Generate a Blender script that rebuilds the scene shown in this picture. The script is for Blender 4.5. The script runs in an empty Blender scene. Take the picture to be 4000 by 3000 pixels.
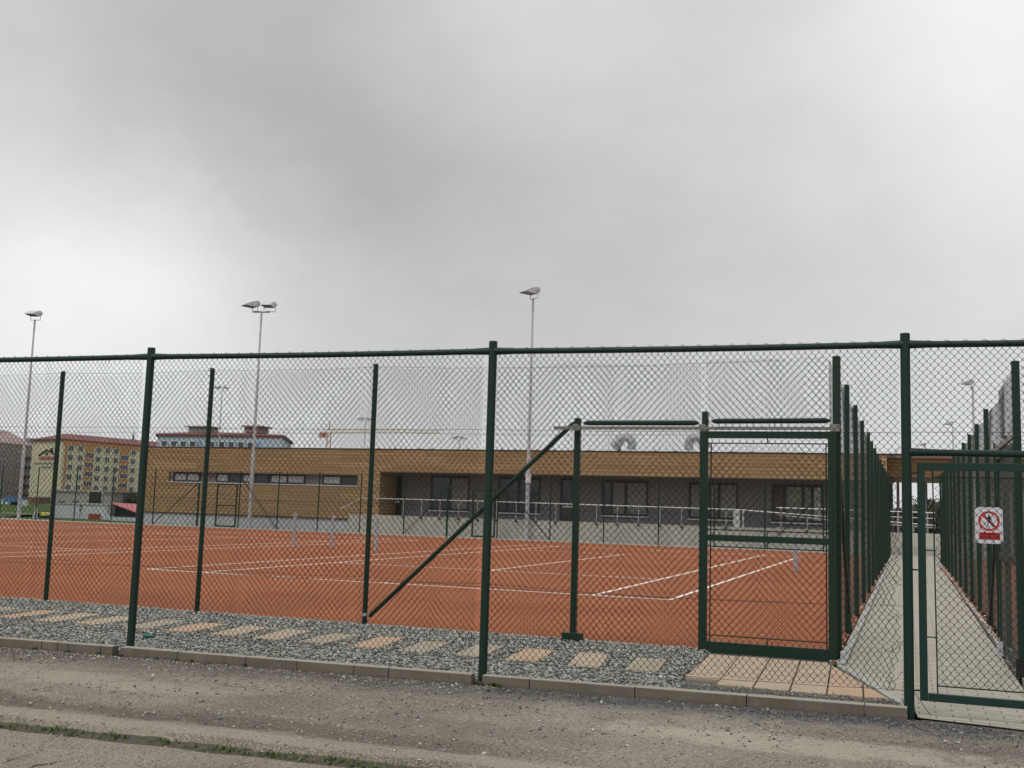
import bpy, math, random
import numpy as np
from mathutils import Vector, Matrix, noise as mn
random.seed(7); rng = np.random.default_rng(7)
C = bpy.context.scene.collection
R = math.radians
# ------------------------------------------------------------------ camera model (4000x3000 photograph pixels)
F, YAW, PIT, ROL = 4161.4, -0.357203, 0.116592, 0.030118
CAM = np.array([14.8209, -18.3890, 1.4706])
_r = np.array([math.cos(YAW), -math.sin(YAW), 0.0])
FW = np.array([math.sin(YAW)*math.cos(PIT), math.cos(YAW)*math.cos(PIT), math.sin(PIT)])
_u = np.cross(_r, FW)
RT = math.cos(ROL)*_r + math.sin(ROL)*_u
UP = -math.sin(ROL)*_r + math.cos(ROL)*_u
def ray(x, y): return FW + (x-2000)/F*RT - (y-1500)/F*UP
def gz(x, y, z=0.0):
    d = ray(x, y); return CAM + (z-CAM[2])/d[2]*d
def on(x, y, Y):
    d = ray(x, y); return CAM + (Y-CAM[1])/d[1]*d

# ------------------------------------------------------------------ tagging
def tag(o, label=None, cat=None, group=None, kind=None):
    for k, v in (('label', label), ('category', cat), ('group', group), ('kind', kind)):
        if v: o[k] = v
    return o
def thing(name, label, cat, loc=(0, 0, 0), group=None):
    o = bpy.data.objects.new(name, None); C.objects.link(o); o.location = loc; o.empty_display_size = .1
    return tag(o, label, cat, group)
def wloc(o):
    v = Vector((0, 0, 0))
    while o is not None: v = v + Vector(o.location); o = o.parent
    return v

class MB:
    def __init__(s): s.v = []; s.f = []; s.m = []; s.mi = 0
    def add(s, vs, fs):
        n = len(s.v); s.v += [tuple(map(float, p)) for p in vs]; s.f += [tuple(n+i for i in f) for f in fs]; s.m += [s.mi]*len(fs); return s
    def hexa(s, p):       # p: 8 points bottom 0-3 ccw, top 4-7
        return s.add(p, [(3,2,1,0),(4,5,6,7),(0,1,5,4),(1,2,6,5),(2,3,7,6),(3,0,4,7)])
    def box(s, x0, x1, y0, y1, z0, z1):
        return s.hexa([(x0,y0,z0),(x1,y0,z0),(x1,y1,z0),(x0,y1,z0),(x0,y0,z1),(x1,y0,z1),(x1,y1,z1),(x0,y1,z1)])
    def bar(s, a, b, w, h, upv=(0,0,1)):   # rectangular bar from a to b, w sideways, h along upv
        a = Vector(a); b = Vector(b); d = (b-a).normalized(); upv = Vector(upv)
        if abs(d.dot(upv)) > .95: upv = Vector((1,0,0))
        sd = d.cross(upv).normalized(); u2 = sd.cross(d).normalized()
        q = [(-1,-1),(1,-1),(1,1),(-1,1)]
        A = [a+sd*(i*w/2)+u2*(j*h/2) for i, j in q]; B = [b+sd*(i*w/2)+u2*(j*h/2) for i, j in q]
        return s.add(A+B, [(0,1,2,3),(7,6,5,4),(0,4,5,1),(1,5,6,2),(2,6,7,3),(3,7,4,0)])
    def tube(s, pts, r, n=10, cap=True):
        pts = [Vector(p) for p in pts]; rs = r if isinstance(r, (list, tuple)) else [r]*len(pts)
        base = len(s.v); prev = None
        for i, p in enumerate(pts):
            d = (pts[min(i+1, len(pts)-1)]-pts[max(i-1, 0)]).normalized()
            if prev is None:
                t = Vector((0,0,1)) if abs(d.z) < .9 else Vector((1,0,0)); e = d.cross(t).normalized()
            else: e = (prev - d*prev.dot(d)).normalized()
            prev = e; g = d.cross(e)
            for k in range(n):
                a = 2*math.pi*k/n; s.v.append(tuple(p+(e*math.cos(a)+g*math.sin(a))*rs[i]))
        for i in range(len(pts)-1):
            for k in range(n):
                a = base+i*n+k; b = base+i*n+(k+1) % n; s.f.append((a, b, b+n, a+n)); s.m.append(s.mi)
        if cap:
            s.f.append(tuple(base+k for k in reversed(range(n)))); s.m.append(s.mi)
            s.f.append(tuple(base+(len(pts)-1)*n+k for k in range(n))); s.m.append(s.mi)
        return s
    def poly(s, pts): return s.add(pts, [tuple(range(len(pts)))])
    def prism(s, pts, vec):   # extrude a polygon by vec
        n = len(pts); vec = Vector(vec); P = [Vector(p) for p in pts]; Q = [p+vec for p in P]
        return s.add(P+Q, [tuple(reversed(range(n))), tuple(range(n, 2*n))]+[(i, (i+1) % n, n+(i+1) % n, n+i) for i in range(n)])
    def build(s, name, mat, parent=None, smooth=False, origin=None, bevel=0):
        me = bpy.data.meshes.new(name); o = bpy.data.objects.new(name, me); C.objects.link(o)
        if parent is not None: off = wloc(parent); o.parent = parent
        elif origin is not None: off = Vector(origin); o.location = origin
        else: off = Vector((0,0,0))
        me.from_pydata([(p[0]-off.x, p[1]-off.y, p[2]-off.z) for p in s.v], [], s.f)
        mats = mat if isinstance(mat, (list, tuple)) else [mat]
        for m in mats: me.materials.append(m)
        if len(mats) > 1: me.polygons.foreach_set('material_index', s.m)
        me.validate(); me.update()
        if smooth: me.shade_smooth(); 
        if smooth:
            try: me.set_sharp_from_angle(angle=R(40))
            except Exception: pass
        if bevel:
            b = o.modifiers.new('Bevel', 'BEVEL'); b.width = bevel; b.segments = 2; b.limit_method = 'ANGLE'
        return o
def npmesh(name, V, Fq, mat, parent=None, origin=(0,0,0), mi=None):
    """numpy verts (n,3), faces (m,k) all the same size"""
    off = np.array(wloc(parent)) if parent is not None else np.array(origin, float)
    me = bpy.data.meshes.new(name); V = np.asarray(V, float)-off; k = Fq.shape[1]
    me.vertices.add(len(V)); me.vertices.foreach_set('co', V.ravel())
    me.loops.add(Fq.size); me.loops.foreach_set('vertex_index', Fq.ravel().astype(np.int32))
    me.polygons.add(len(Fq)); me.polygons.foreach_set('loop_start', np.arange(0, Fq.size, k, dtype=np.int32))
    try: me.polygons.foreach_set('loop_total', np.full(len(Fq), k, dtype=np.int32))
    except Exception: pass
    for m in (mat if isinstance(mat, (list, tuple)) else [mat]): me.materials.append(m)
    if mi is not None: me.polygons.foreach_set('material_index', mi.astype(np.int32))
    me.update(); me.validate()
    o = bpy.data.objects.new(name, me); C.objects.link(o)
    if parent is not None: o.parent = parent
    else: o.location = origin
    return o

# ------------------------------------------------------------------ materials
def lin(c): return tuple(((x/255+.055)/1.055)**2.4 if x/255 > .04045 else x/255/12.92 for x in c)
class NT:
    def __init__(s, name):
        s.m = bpy.data.materials.new(name); s.m.use_nodes = True; s.t = s.m.node_tree; s.n = s.t.nodes
        s.b = s.n['Principled BSDF']; s.tc = s.n.new('ShaderNodeTexCoord'); s.o = s.tc.outputs['Object']
        s.gp = s.n.new('ShaderNodeNewGeometry').outputs['Position']
    def L(s, a, b): s.t.links.new(a, b)
    def noise(s, scale, detail=5, rough=.6, vec=None, dist=0, w='3D'):
        n = s.n.new('ShaderNodeTexNoise'); n.inputs['Scale'].default_value = scale; n.inputs['Detail'].default_value = detail
        n.inputs['Roughness'].default_value = rough; n.inputs['Distortion'].default_value = dist
        s.L(vec if vec is not None else s.gp, n.inputs['Vector']); return n.outputs['Fac']
    def voro(s, scale, feat='F1', out='Distance', vec=None, rnd=1):
        n = s.n.new('ShaderNodeTexVoronoi'); n.feature = feat; n.inputs['Scale'].default_value = scale; n.inputs['Randomness'].default_value = rnd
        s.L(vec if vec is not None else s.gp, n.inputs['Vector']); return n.outputs[out]
    def mapv(s, scale=(1,1,1), rot=(0,0,0), loc=(0,0,0), vec=None):
        n = s.n.new('ShaderNodeMapping'); n.inputs['Scale'].default_value = scale; n.inputs['Rotation'].default_value = rot; n.inputs['Location'].default_value = loc
        s.L(vec if vec is not None else s.gp, n.inputs['Vector']); return n.outputs[0]
    def ramp(s, fac, stops, interp='LINEAR'):
        n = s.n.new('ShaderNodeValToRGB'); n.color_ramp.interpolation = interp; e = n.color_ramp.elements
        while len(e) < len(stops): e.new(.5)
        for k, (p, c) in enumerate(stops):
            e[k].position = p; e[k].color = (*c, 1) if len(c) == 3 else c
        s.L(fac, n.inputs[0]); return n.outputs[0]
    def mix(s, fac, a, b, mode='MIX'):
        n = s.n.new('ShaderNodeMix'); n.data_type = 'RGBA'; n.blend_type = mode
        for k, v in ((0, fac), (6, a), (7, b)):
            if hasattr(v, 'is_output'): s.L(v, n.inputs[k])
            elif k == 0: n.inputs[0].default_value = v
            else: n.inputs[k].default_value = (*v, 1)
        return n.outputs[2]
    def math(s, op, a, b=0, c=0):
        n = s.n.new('ShaderNodeMath'); n.operation = op
        for k, v in enumerate((a, b, c)):
            if hasattr(v, 'is_output'): s.L(v, n.inputs[k])
            else: n.inputs[k].default_value = v
        return n.outputs[0]
    def sep(s, vec=None):
        n = s.n.new('ShaderNodeSeparateXYZ'); s.L(vec if vec is not None else s.gp, n.inputs[0]); return n.outputs
    def bump(s, h, strength=.5, dist=.01, prev=None):
        n = s.n.new('ShaderNodeBump'); n.inputs['Strength'].default_value = strength; n.inputs['Distance'].default_value = dist
        s.L(h, n.inputs['Height'])
        if prev is not None: s.L(prev, n.inputs['Normal'])
        s.L(n.outputs[0], s.b.inputs['Normal']); return n.outputs[0]
    def fin(s, col=None, rough=.8, metal=0, spec=.4):
        if col is not None:
            if hasattr(col, 'is_output'): s.L(col, s.b.inputs['Base Color'])
            else: s.b.inputs['Base Color'].default_value = (*col, 1)
        if hasattr(rough, 'is_output'): s.L(rough, s.b.inputs['Roughness'])
        else: s.b.inputs['Roughness'].default_value = rough
        s.b.inputs['Metallic'].default_value = metal; s.b.inputs['Specular IOR Level'].default_value = spec
        return s.m
def simple(name, c, rough=.7, metal=0, var=.25, scale=6, spec=.4, bump=0):
    t = NT(name); c = np.array(c)
    col = t.ramp(t.noise(scale, 6, .65), [(.3, tuple(c*(1-var))), (.7, tuple(np.minimum(c*(1+var), 1)))])
    if bump: t.bump(t.noise(scale*8, 4), bump, .004)
    return t.fin(col, rough, metal, spec)
M = {}
# green powder-coated steel, with dull dirt
def green(name, base, dirt=(.05,.055,.045), amt=.5, rough=.45):
    t = NT(name); n1 = t.noise(9, 8, .7); n2 = t.noise(60, 4, .7)
    col = t.mix(t.ramp(n1, [(.42, (0,0,0)), (.72, (amt,)*3)]), base, dirt)
    col = t.mix(t.ramp(n2, [(.64, (0,0,0)), (.78, (.25,)*3)]), col, (.06,.07,.058))
    t.bump(n2, .15, .002)
    return t.fin(col, t.ramp(n1, [(.3, (rough,)*3), (.8, (.75,)*3)]), 0, .35)
M['green'] = green('green_coat', (.0025,.021,.013), (.020,.027,.021), .35)
M['green2'] = green('green_coat_fresh', (.0015,.024,.012), (.015,.026,.018), amt=.2, rough=.4)
M['greengate'] = green('green_gate_paint', (.004,.027,.021), amt=.15, rough=.5)
def wire(name, c):
    t = NT(name); t.fin(c, .5, 0, .35); return t.m
M['wire'] = wire('wire_coated', (.006,.012,.009))
M['wire_glint'] = wire('wire_glint', (.075,.088,.08))  # lighter copy of the wire: sky glint at grazing view put into the colour
M['wire_far'] = wire('wire_coated_far', (.010,.02,.015))
M['galv'] = simple('galvanised', (.46,.47,.48), .5, .35, .18, 5)
M['alu'] = simple('aluminium_rail', (.21,.195,.18), .45, .3, .3, 8)
M['steelw'] = simple('stainless', (.44,.44,.43), .4, .4, .1, 5)
M['black'] = simple('black_metal', (.012,.012,.012), .6)
M['white'] = simple('white_paint', (.62,.63,.64), .6, 0, .08, 4)
M['lampglass'] = simple('lamp_glass', (.045,.022,.016), .25, 0, .5, 12)
# clay
t = NT('clay')
n1 = t.noise(.35, 6, .6); n2 = t.noise(14, 6, .7); n3 = t.noise(90, 3, .6)
col = t.ramp(n1, [(.3, (.245,.080,.036)), (.7, (.305,.105,.048))])
col = t.mix(t.ramp(n2, [(.35, (0,0,0)), (.75, (.5,)*3)]), col, (.34,.132,.064))
col = t.mix(t.ramp(n3, [(.3, (.5,)*3), (.5, (0,0,0))]), col, (.20,.060,.026))
sw = t.noise(1, 4, .6, t.mapv((.5, 14, 1)))
col = t.mix(t.ramp(sw, [(.45, (0,0,0)), (.75, (.22,)*3)]), col, (.43,.165,.080))
dm = t.noise(.16, 5, .65, t.mapv((1.0, 2.2, 1), loc=(11, 4, 0)))
col = t.mix(t.ramp(dm, [(.45, (0,0,0)), (.68, (.42,)*3)]), col, (.19,.060,.029))
sc2 = t.noise(2.2, 6, .72, t.mapv((1.6, .5, 1), rot=(0,0,.5))); col = t.mix(t.ramp(sc2, [(.55, (0,0,0)), (.75, (.25,)*3)]), col, (.40,.175,.10))
t.bump(n3, .25, .004); M['clay'] = t.fin(col, .95, 0, .1)
t = NT('court_line'); col = t.ramp(t.noise(12, 6, .7), [(.22, (.55,.32,.22)), (.36, (.78,.68,.60)), (.7, (.88,.83,.78))]); M['line'] = t.fin(col, .8, 0, .2)
# asphalt shoulder
def asphalt(name, A, B, dark, pale, speck=1.0):
    t = NT(name); p = t.gp
    n1 = t.noise(.8, 7, .62); n2 = t.noise(5, 8, .7); n3 = t.noise(55, 5, .75)
    col = t.ramp(n2, [(.3, A), (.7, B)])
    col = t.mix(t.ramp(n1, [(.44, (0,0,0)), (.60, (.75,)*3)]), col, dark)
    col = t.mix(t.ramp(t.noise(.55, 6, .6, t.mapv(loc=(31, 7, 3))), [(.50, (0,0,0)), (.64, (.65,)*3)]), col, pale)
    # stone grains
    v = t.voro(130, 'F1', 'Color'); vg = t.math('MULTIPLY', t.sep(v)[0], 1.0)
    col = t.mix(.58*speck, col, t.ramp(vg, [(0, (.04,.038,.038)), (.25, (.17,.152,.13)), (.7, (.42,.37,.30)), (.93, (.52,.47,.39)), (1, (.80,.76,.68))]), 'MIX')
    v2 = t.voro(48, 'F1', 'Color'); v2d = t.voro(48, 'F1', 'Distance')
    pick = t.math('MULTIPLY', t.math('GREATER_THAN', t.sep(v2)[1], .86), t.math('LESS_THAN', v2d, .36))
    col = t.mix(t.math('MULTIPLY', pick, .7), col, t.ramp(t.sep(v2)[2], [(0, (.025,.024,.026)), (.6, (.10,.095,.09)), (.85, (.30,.27,.23)), (1, (.52,.48,.41))]))
    col = t.mix(t.ramp(n3, [(.35, (.45,)*3), (.55, (0,0,0))]), col, tuple(np.array(A)*.4))
    t.bump(t.math('ADD', t.math('MULTIPLY', t.voro(130), 1.0), t.math('MULTIPLY', n3, 1.3)), .9, .016)
    return t, col
t, col = asphalt('gritty_asphalt', (.275,.228,.175), (.43,.365,.285), (.125,.102,.080), (.60,.53,.43))
# dark-blue chippings drifting along the kerb
x, y, z = t.sep()
d = t.math('SUBTRACT', t.math('MULTIPLY_ADD', x, .065, -10.67), y)      # metres in front of the kerb
band = t.math('SUBTRACT', 1.0, t.math('MULTIPLY', t.math('ABSOLUTE', t.math('SUBTRACT', d, .16)), 2.1))
band = t.math('ADD', band, t.math('MULTIPLY', t.math('SUBTRACT', t.noise(2.6, 5, .6), .5), 2.0))
band = t.math('MULTIPLY', band, t.ramp(t.math('MULTIPLY', x, .05), [(.36, (.10,)*3), (.60, (.85,)*3)]))
band = t.math('MINIMUM', t.math('MAXIMUM', band, 0), .85)
chips = t.ramp(t.sep(t.voro(95, 'F1', 'Color'))[0], [(0, (.03,.032,.04)), (.5, (.085,.09,.105)), (.85, (.17,.175,.19)), (1, (.42,.42,.41))])
col = t.mix(band, col, chips)
gd_ = t.math('SUBTRACT', y, t.math('MULTIPLY_ADD', x, .052, -13.20))     # metres behind the gutter edge
wob = t.math('MULTIPLY', t.math('SUBTRACT', t.noise(1.6, 9, .75), .5), 1.1)
stk = t.math('SUBTRACT', 1.0, t.math('MULTIPLY', t.math('ABSOLUTE', t.math('ADD', t.math('SUBTRACT', gd_, .52), wob)), 4.2))
stk = t.math('MULTIPLY', t.math('MINIMUM', t.math('MAXIMUM', stk, 0), .6), t.ramp(t.math('MULTIPLY', x, .05), [(.56, (1,1,1)), (.66, (.15,)*3)]))
col = t.mix(stk, col, t.ramp(t.noise(45, 4, .7), [(.3, (.060,.050,.040)), (.7, (.17,.142,.112))]))
rdg = t.math('SUBTRACT', 1.0, t.math('MULTIPLY', t.math('ABSOLUTE', t.math('SUBTRACT', gd_, t.math('ADD', .15, t.math('MULTIPLY', wob, .3)))), 8.0))
col = t.mix(t.math('MINIMUM', t.math('MAXIMUM', rdg, 0), .45), col, (.46,.40,.325))
def blob(bx, by, rx, ry, n_=.9):
    a_ = t.math('POWER', t.math('DIVIDE', t.math('SUBTRACT', x, bx), rx), 2); b_ = t.math('POWER', t.math('DIVIDE', t.math('SUBTRACT', y, by), ry), 2)
    v_ = t.math('SUBTRACT', 1.0, t.math('ADD', a_, b_)); v_ = t.math('ADD', v_, t.math('MULTIPLY', t.math('SUBTRACT', t.noise(3.6, 9, .78), .5), n_*4.2))
    return t.math('MINIMUM', t.math('MAXIMUM', t.math('MULTIPLY', v_, .6), 0), .5)
col = t.mix(blob(14.2, -11.0, 1.7, .35), col, (.62,.555,.45))
col = t.mix(blob(8.6, -11.3, 1.5, .35), col, (.50,.435,.35))
col = t.mix(blob(15.6, -10.6, 1.3, .16), col, (.17,.15,.13))
col = t.mix(blob(12.0, -11.6, 1.4, .30), col, (.20,.172,.142))
# brown soil right against the kerb on the left
soil = t.math('MULTIPLY', t.math('SUBTRACT', 1.0, t.math('MULTIPLY', d, 1.5)), t.ramp(t.math('MULTIPLY', x, .05), [(.50, (.85,)*3), (.62, (.25,)*3)]))
soil = t.math('MINIMUM', t.math('MAXIMUM', t.math('ADD', soil, t.math('MULTIPLY', t.math('SUBTRACT', t.noise(4, 5), .5), 1.2)), 0), .75)
col = t.mix(soil, col, t.ramp(t.noise(70, 3), [(.3, (.075,.057,.042)), (.7, (.19,.152,.118))]))
M['shoulder'] = t.fin(col, .95, 0, .15)
t, col = asphalt('road_asphalt', (.33,.282,.225), (.44,.38,.305), (.20,.17,.135), (.54,.48,.39), .7)
x, y, z = t.sep()
M['road'] = t.fin(col, .95, 0, .15)
# concretes
def concrete(name, A, B, stain=(.13,.115,.095), sc=3, st=.5, pores=True):
    t = NT(name); n1 = t.noise(sc, 7, .65); n2 = t.noise(sc*16, 4, .7)
    col = t.ramp(n1, [(.3, A), (.7, B)])
    col = t.mix(t.ramp(t.noise(sc*.7, 6, .7, t.mapv((1,1,.35), loc=(5,2,1))), [(.5, (0,0,0)), (.72, (st,)*3)]), col, stain)
    col = t.mix(t.ramp(n2, [(.28, (.5,)*3), (.42, (0,0,0))]), col, tuple(np.array(A)*.55))
    t.bump(n2, .3, .003); return t, col
t, col = concrete('kerb_concrete', (.125,.108,.086), (.18,.155,.125), (.10,.083,.062), 4, .7)
x, y, z = t.sep()
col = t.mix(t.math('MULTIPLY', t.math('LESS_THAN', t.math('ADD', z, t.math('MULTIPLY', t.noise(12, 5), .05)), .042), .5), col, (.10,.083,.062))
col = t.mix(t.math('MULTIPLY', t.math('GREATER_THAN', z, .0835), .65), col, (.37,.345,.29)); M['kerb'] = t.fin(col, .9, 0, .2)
t, col = concrete('wall_concrete', (.37,.36,.31), (.45,.44,.385), (.26,.255,.225), .8, .45)
x, y, z = t.sep()
st = t.math('LESS_THAN', t.math('FRACT', t.math('MULTIPLY', x, 1/.62)), .035)
col = t.mix(t.math('MULTIPLY', st, .55), col, (.20,.195,.17)); M['wallc'] = t.fin(col, .9, 0, .2)
t, col = concrete('plinth', (.40,.42,.42), (.50,.52,.52), (.33,.345,.34), .8, .3); M['plinth'] = t.fin(col, .85, 0, .2)
t, col = concrete('kerb_far', (.30,.29,.265), (.38,.37,.335), (.20,.19,.17), 2, .4); M['strip'] = t.fin(col, .9, 0, .2)
# block paving of the walk
def paving(name, c1, c2, rot=0, bw=.2, bh=.1, mort=.006, c3=(.12,.105,.085)):
    t = NT(name); br = t.n.new('ShaderNodeTexBrick'); br.offset = .5; br.inputs['Scale'].default_value = 1
    br.inputs['Brick Width'].default_value = bw; br.inputs['Row Height'].default_value = bh; br.inputs['Mortar Size'].default_value = mort
    br.inputs['Mortar Smooth'].default_value = .4; br.inputs['Bias'].default_value = 0
    br.inputs['Color1'].default_value = (*c1, 1); br.inputs['Color2'].default_value = (*c2, 1); br.inputs['Mortar'].default_value = (*c3, 1)
    t.L(t.mapv(rot=(0, 0, rot)), br.inputs['Vector'])
    col = t.mix(t.ramp(t.noise(3, 6, .6), [(.35, (0,0,0)), (.75, (.4,)*3)]), br.outputs['Color'], tuple(np.array(c1)*.72))
    col = t.mix(t.ramp(t.noise(80, 4, .7), [(.3, (.3,)*3), (.5, (0,0,0))]), col, tuple(np.array(c1)*.6))
    inv = t.math('SUBTRACT', 1.0, br.outputs['Fac']); t.bump(inv, .5, .006)
    return t, col
t, col = paving('walk_paving', (.325,.30,.245), (.39,.36,.295), 0, .24, .12, .007, (.16,.14,.11)); M['walk'] = t.fin(col, .9, 0, .2)
t, col = concrete('sandstone_a', (.34,.262,.185), (.43,.34,.25), (.25,.205,.155), 5, .5); M['stone_a'] = t.fin(col, .85, 0, .2)
t, col = concrete('sandstone_b', (.36,.245,.165), (.45,.32,.22), (.33,.255,.18), 5, .45); M['stone_b'] = t.fin(col, .85, 0, .2)
t, col = concrete('sandstone_c', (.28,.235,.175), (.36,.305,.235), (.21,.18,.14), 5, .5); M['stone_c'] = t.fin(col, .85, 0, .2)
for k, c in enumerate([(.345,.345,.31), (.26,.265,.24), (.45,.44,.39), (.15,.153,.15), (.36,.325,.255), (.11,.108,.10)]):
    M['peb%d' % k] = simple('stone_%d' % k, c, .8, 0, .35, 40)
M['soil'] = simple('gravel_bed', (.085,.083,.074), .95, 0, .5, 30)
M['chip'] = simple('chip_dark', (.075,.08,.092), .8, 0, .5, 60)
M['chipb'] = simple('chip_brown', (.17,.145,.118), .85, 0, .5, 60)
# timber boards
def timber(name, c1, c2, c3):
    t = NT(name); br = t.n.new('ShaderNodeTexBrick'); br.offset = .37; br.offset_frequency = 3
    for k, v in (('Scale', 1), ('Brick Width', 3.1), ('Row Height', .17), ('Mortar Size', .014), ('Bias', 0), ('Mortar Smooth', .3)): br.inputs[k].default_value = v
    br.inputs['Color1'].default_value = (*c1, 1); br.inputs['Color2'].default_value = (*c2, 1); br.inputs['Mortar'].default_value = (*c3, 1)
    x, y, z = t.sep(); cb = t.n.new('ShaderNodeCombineXYZ'); t.L(t.math('ADD', x, t.math('MULTIPLY', y, 1)), cb.inputs[0]); t.L(z, cb.inputs[1]); t.L(cb.outputs[0], br.inputs['Vector'])
    g = t.noise(1, 5, .6, t.mapv((1.2, 1.2, 55)))
    col = t.mix(t.ramp(g, [(.4, (0,0,0)), (.7, (.5,)*3)]), br.outputs['Color'], tuple(np.array(c1)*.62))
    wv = t.math('FRACT', t.math('MULTIPLY', z, 1/.34)); col = t.mix(t.math('MULTIPLY', t.math('LESS_THAN', wv, .10), .28), col, tuple(np.array(c1)*.4))
    col = t.mix(t.ramp(t.noise(.25, 4), [(.4, (0,0,0)), (.7, (.25,)*3)]), col, tuple(np.array(c2)*.85))
    return t.fin(col, .8, 0, .2)
M['timber'] = timber('timber_boards', (.275,.180,.090), (.395,.268,.140), (.12,.078,.044))
M['fascia_dark'] = simple('dark_trim', (.035,.022,.016), .6)
M['greywall'] = simple('grey_render', (.19,.182,.186), .85, 0, .08, .8)
M['blind'] = simple('roller_blind', (.23,.23,.215), .85, 0, .06, .8)
M['frame'] = simple('window_frame', (.028,.030,.038), .5)
M['darkgl'] = simple('dark_glass', (.02,.026,.025), .1, 0, .5, 2, .6)
M['skygl'] = simple('sky_reflection_glass', (.36,.38,.39), .2, 0, .15, 3, .6)  # sky reflected in the panes, painted as a pale grey base colour
M['greengl'] = simple('garden_glass', (.14,.17,.12), .2, 0, .6, 1.2, .5)
M['soffit'] = simple('soffit', (.10,.082,.06), .8)
M['roofmem'] = simple('roof_membrane', (.55,.56,.56), .7, 0, .1, .5)
M['duct'] = simple('duct_metal', (.33,.34,.35), .35, .6, .3, 2.5)
# settlement colours
M['yellow'] = simple('render_yellow', (.56,.53,.36), .9, 0, .06, .05)
M['orange'] = simple('render_orange', (.44,.245,.105), .9, 0, .08, .05)
M['redroof'] = simple('red_roof', (.16,.06,.055), .8, 0, .2, .3)
M['redroof2'] = simple('pink_roof', (.42,.13,.13), .7, 0, .2, 1.5)
M['palered'] = simple('pale_red_roof', (.30,.215,.205), .8, 0, .2, .3)
M['brown'] = simple('render_brown', (.25,.22,.19), .9, 0, .15, .05)
M['greypl'] = simple('render_grey', (.30,.295,.27), .9, 0, .12, .2)
M['winw'] = simple('far_window_frame', (.62,.63,.63), .5)
M['wing'] = simple('far_window_glass', (.06,.07,.08), .15, 0, .6, .5)
M['bluew'] = simple('pale_blue_wall', (.40,.47,.53), .85, 0, .08, .1)
M['blue'] = simple('blue_panel', (.24,.33,.47), .8, 0, .15, .3)
M['bluetarp'] = simple('blue_tarp', (.055,.17,.32), .6, 0, .25, 1)
M['craney'] = simple('crane_yellow', (.55,.43,.24), .6)
M['craner'] = simple('crane_red', (.42,.20,.15), .6)
M['yellowp'] = simple('yellow_plastic', (.60,.50,.06), .5)
M['rust'] = simple('rust_wall', (.16,.085,.07), .9, 0, .3, .8)
M['shutter'] = simple('red_shutter', (.30,.05,.022), .7, 0, .2, 2)
M['hutw'] = simple('hut_wall', (.44,.47,.48), .85, 0, .10, .8)
M['netpost'] = simple('netpost_paint', (.34,.33,.36), .6, 0, .12, 5)
M['red'] = simple('sign_red', (.52,.035,.03), .5, 0, .05)
M['signw'] = simple('sign_white', (.72,.70,.76), .5, 0, .04)
M['signk'] = simple('sign_black', (.012,.010,.012), .5, 0, .1)
M['signdk'] = simple('sign_text_dark', (.10,.006,.006), .5, 0, .1)
M['teal'] = simple('teal_plastic', (.02,.12,.10), .4)
M['leafred'] = simple('dead_leaf', (.16,.04,.02), .8)
M['bark'] = simple('bark', (.10,.08,.065), .9, 0, .4, 10)
M['fol_dark'] = simple('conifer_needles', (.035,.055,.035), .9, 0, .4, 1)
M['fol_haze'] = simple('far_foliage', (.055,.065,.045), .9, 0, .4, .5)
M['hedge'] = simple('hedge_leaves', (.05,.065,.03), .9, 0, .4, .8)
t = NT('grass'); col = t.ramp(t.noise(1.2, 7, .7), [(.3, (.045,.075,.022)), (.7, (.10,.135,.045))]); col = t.mix(t.ramp(t.noise(25, 4), [(.4, (0,0,0)), (.7, (.5,)*3)]), col, (.03,.05,.015)); t.bump(t.noise(25, 4), .8, .05); M['grass'] = t.fin(col, .95, 0, .1)
M['blade'] = simple('grass_blade', (.07,.10,.028), .7, 0, .5, 8)
M['moss'] = simple('moss', (.05,.06,.02), .95, 0, .5, 15)
M['dirt'] = simple('dirt', (.06,.05,.037), .95, 0, .4, 20)
t = NT('far_land'); col = t.ramp(t.noise(.05, 6, .7), [(.3, (.07,.085,.045)), (.7, (.14,.13,.10))]); M['land'] = t.fin(col, .95, 0, .1)

# ------------------------------------------------------------------ ground
def kf(X): return -9.755+(X-14.0)*.065        # kerb front line
def fl(X): return -9.60+(X-14.8)*.052        # boundary fence line
def gut(X): return -12.70+(X-9.6)*.052      # broken edge of the shoulder
struct = lambda o: tag(o, kind='structure')
m = MB(); m.add([(-2500,-120,-.30),(2500,-120,-.30),(2500,3500,-.30),(-2500,3500,-.30)], [(0,1,2,3)])
struct(m.build('ground', M['land']))
m = MB(); m.poly([(-60,-40,-.055),(60,-40,-.055),(60,gut(60)+.5,-.055),(-60,gut(-60)+.5,-.055)]); struct(m.build('road', M['road']))
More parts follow.
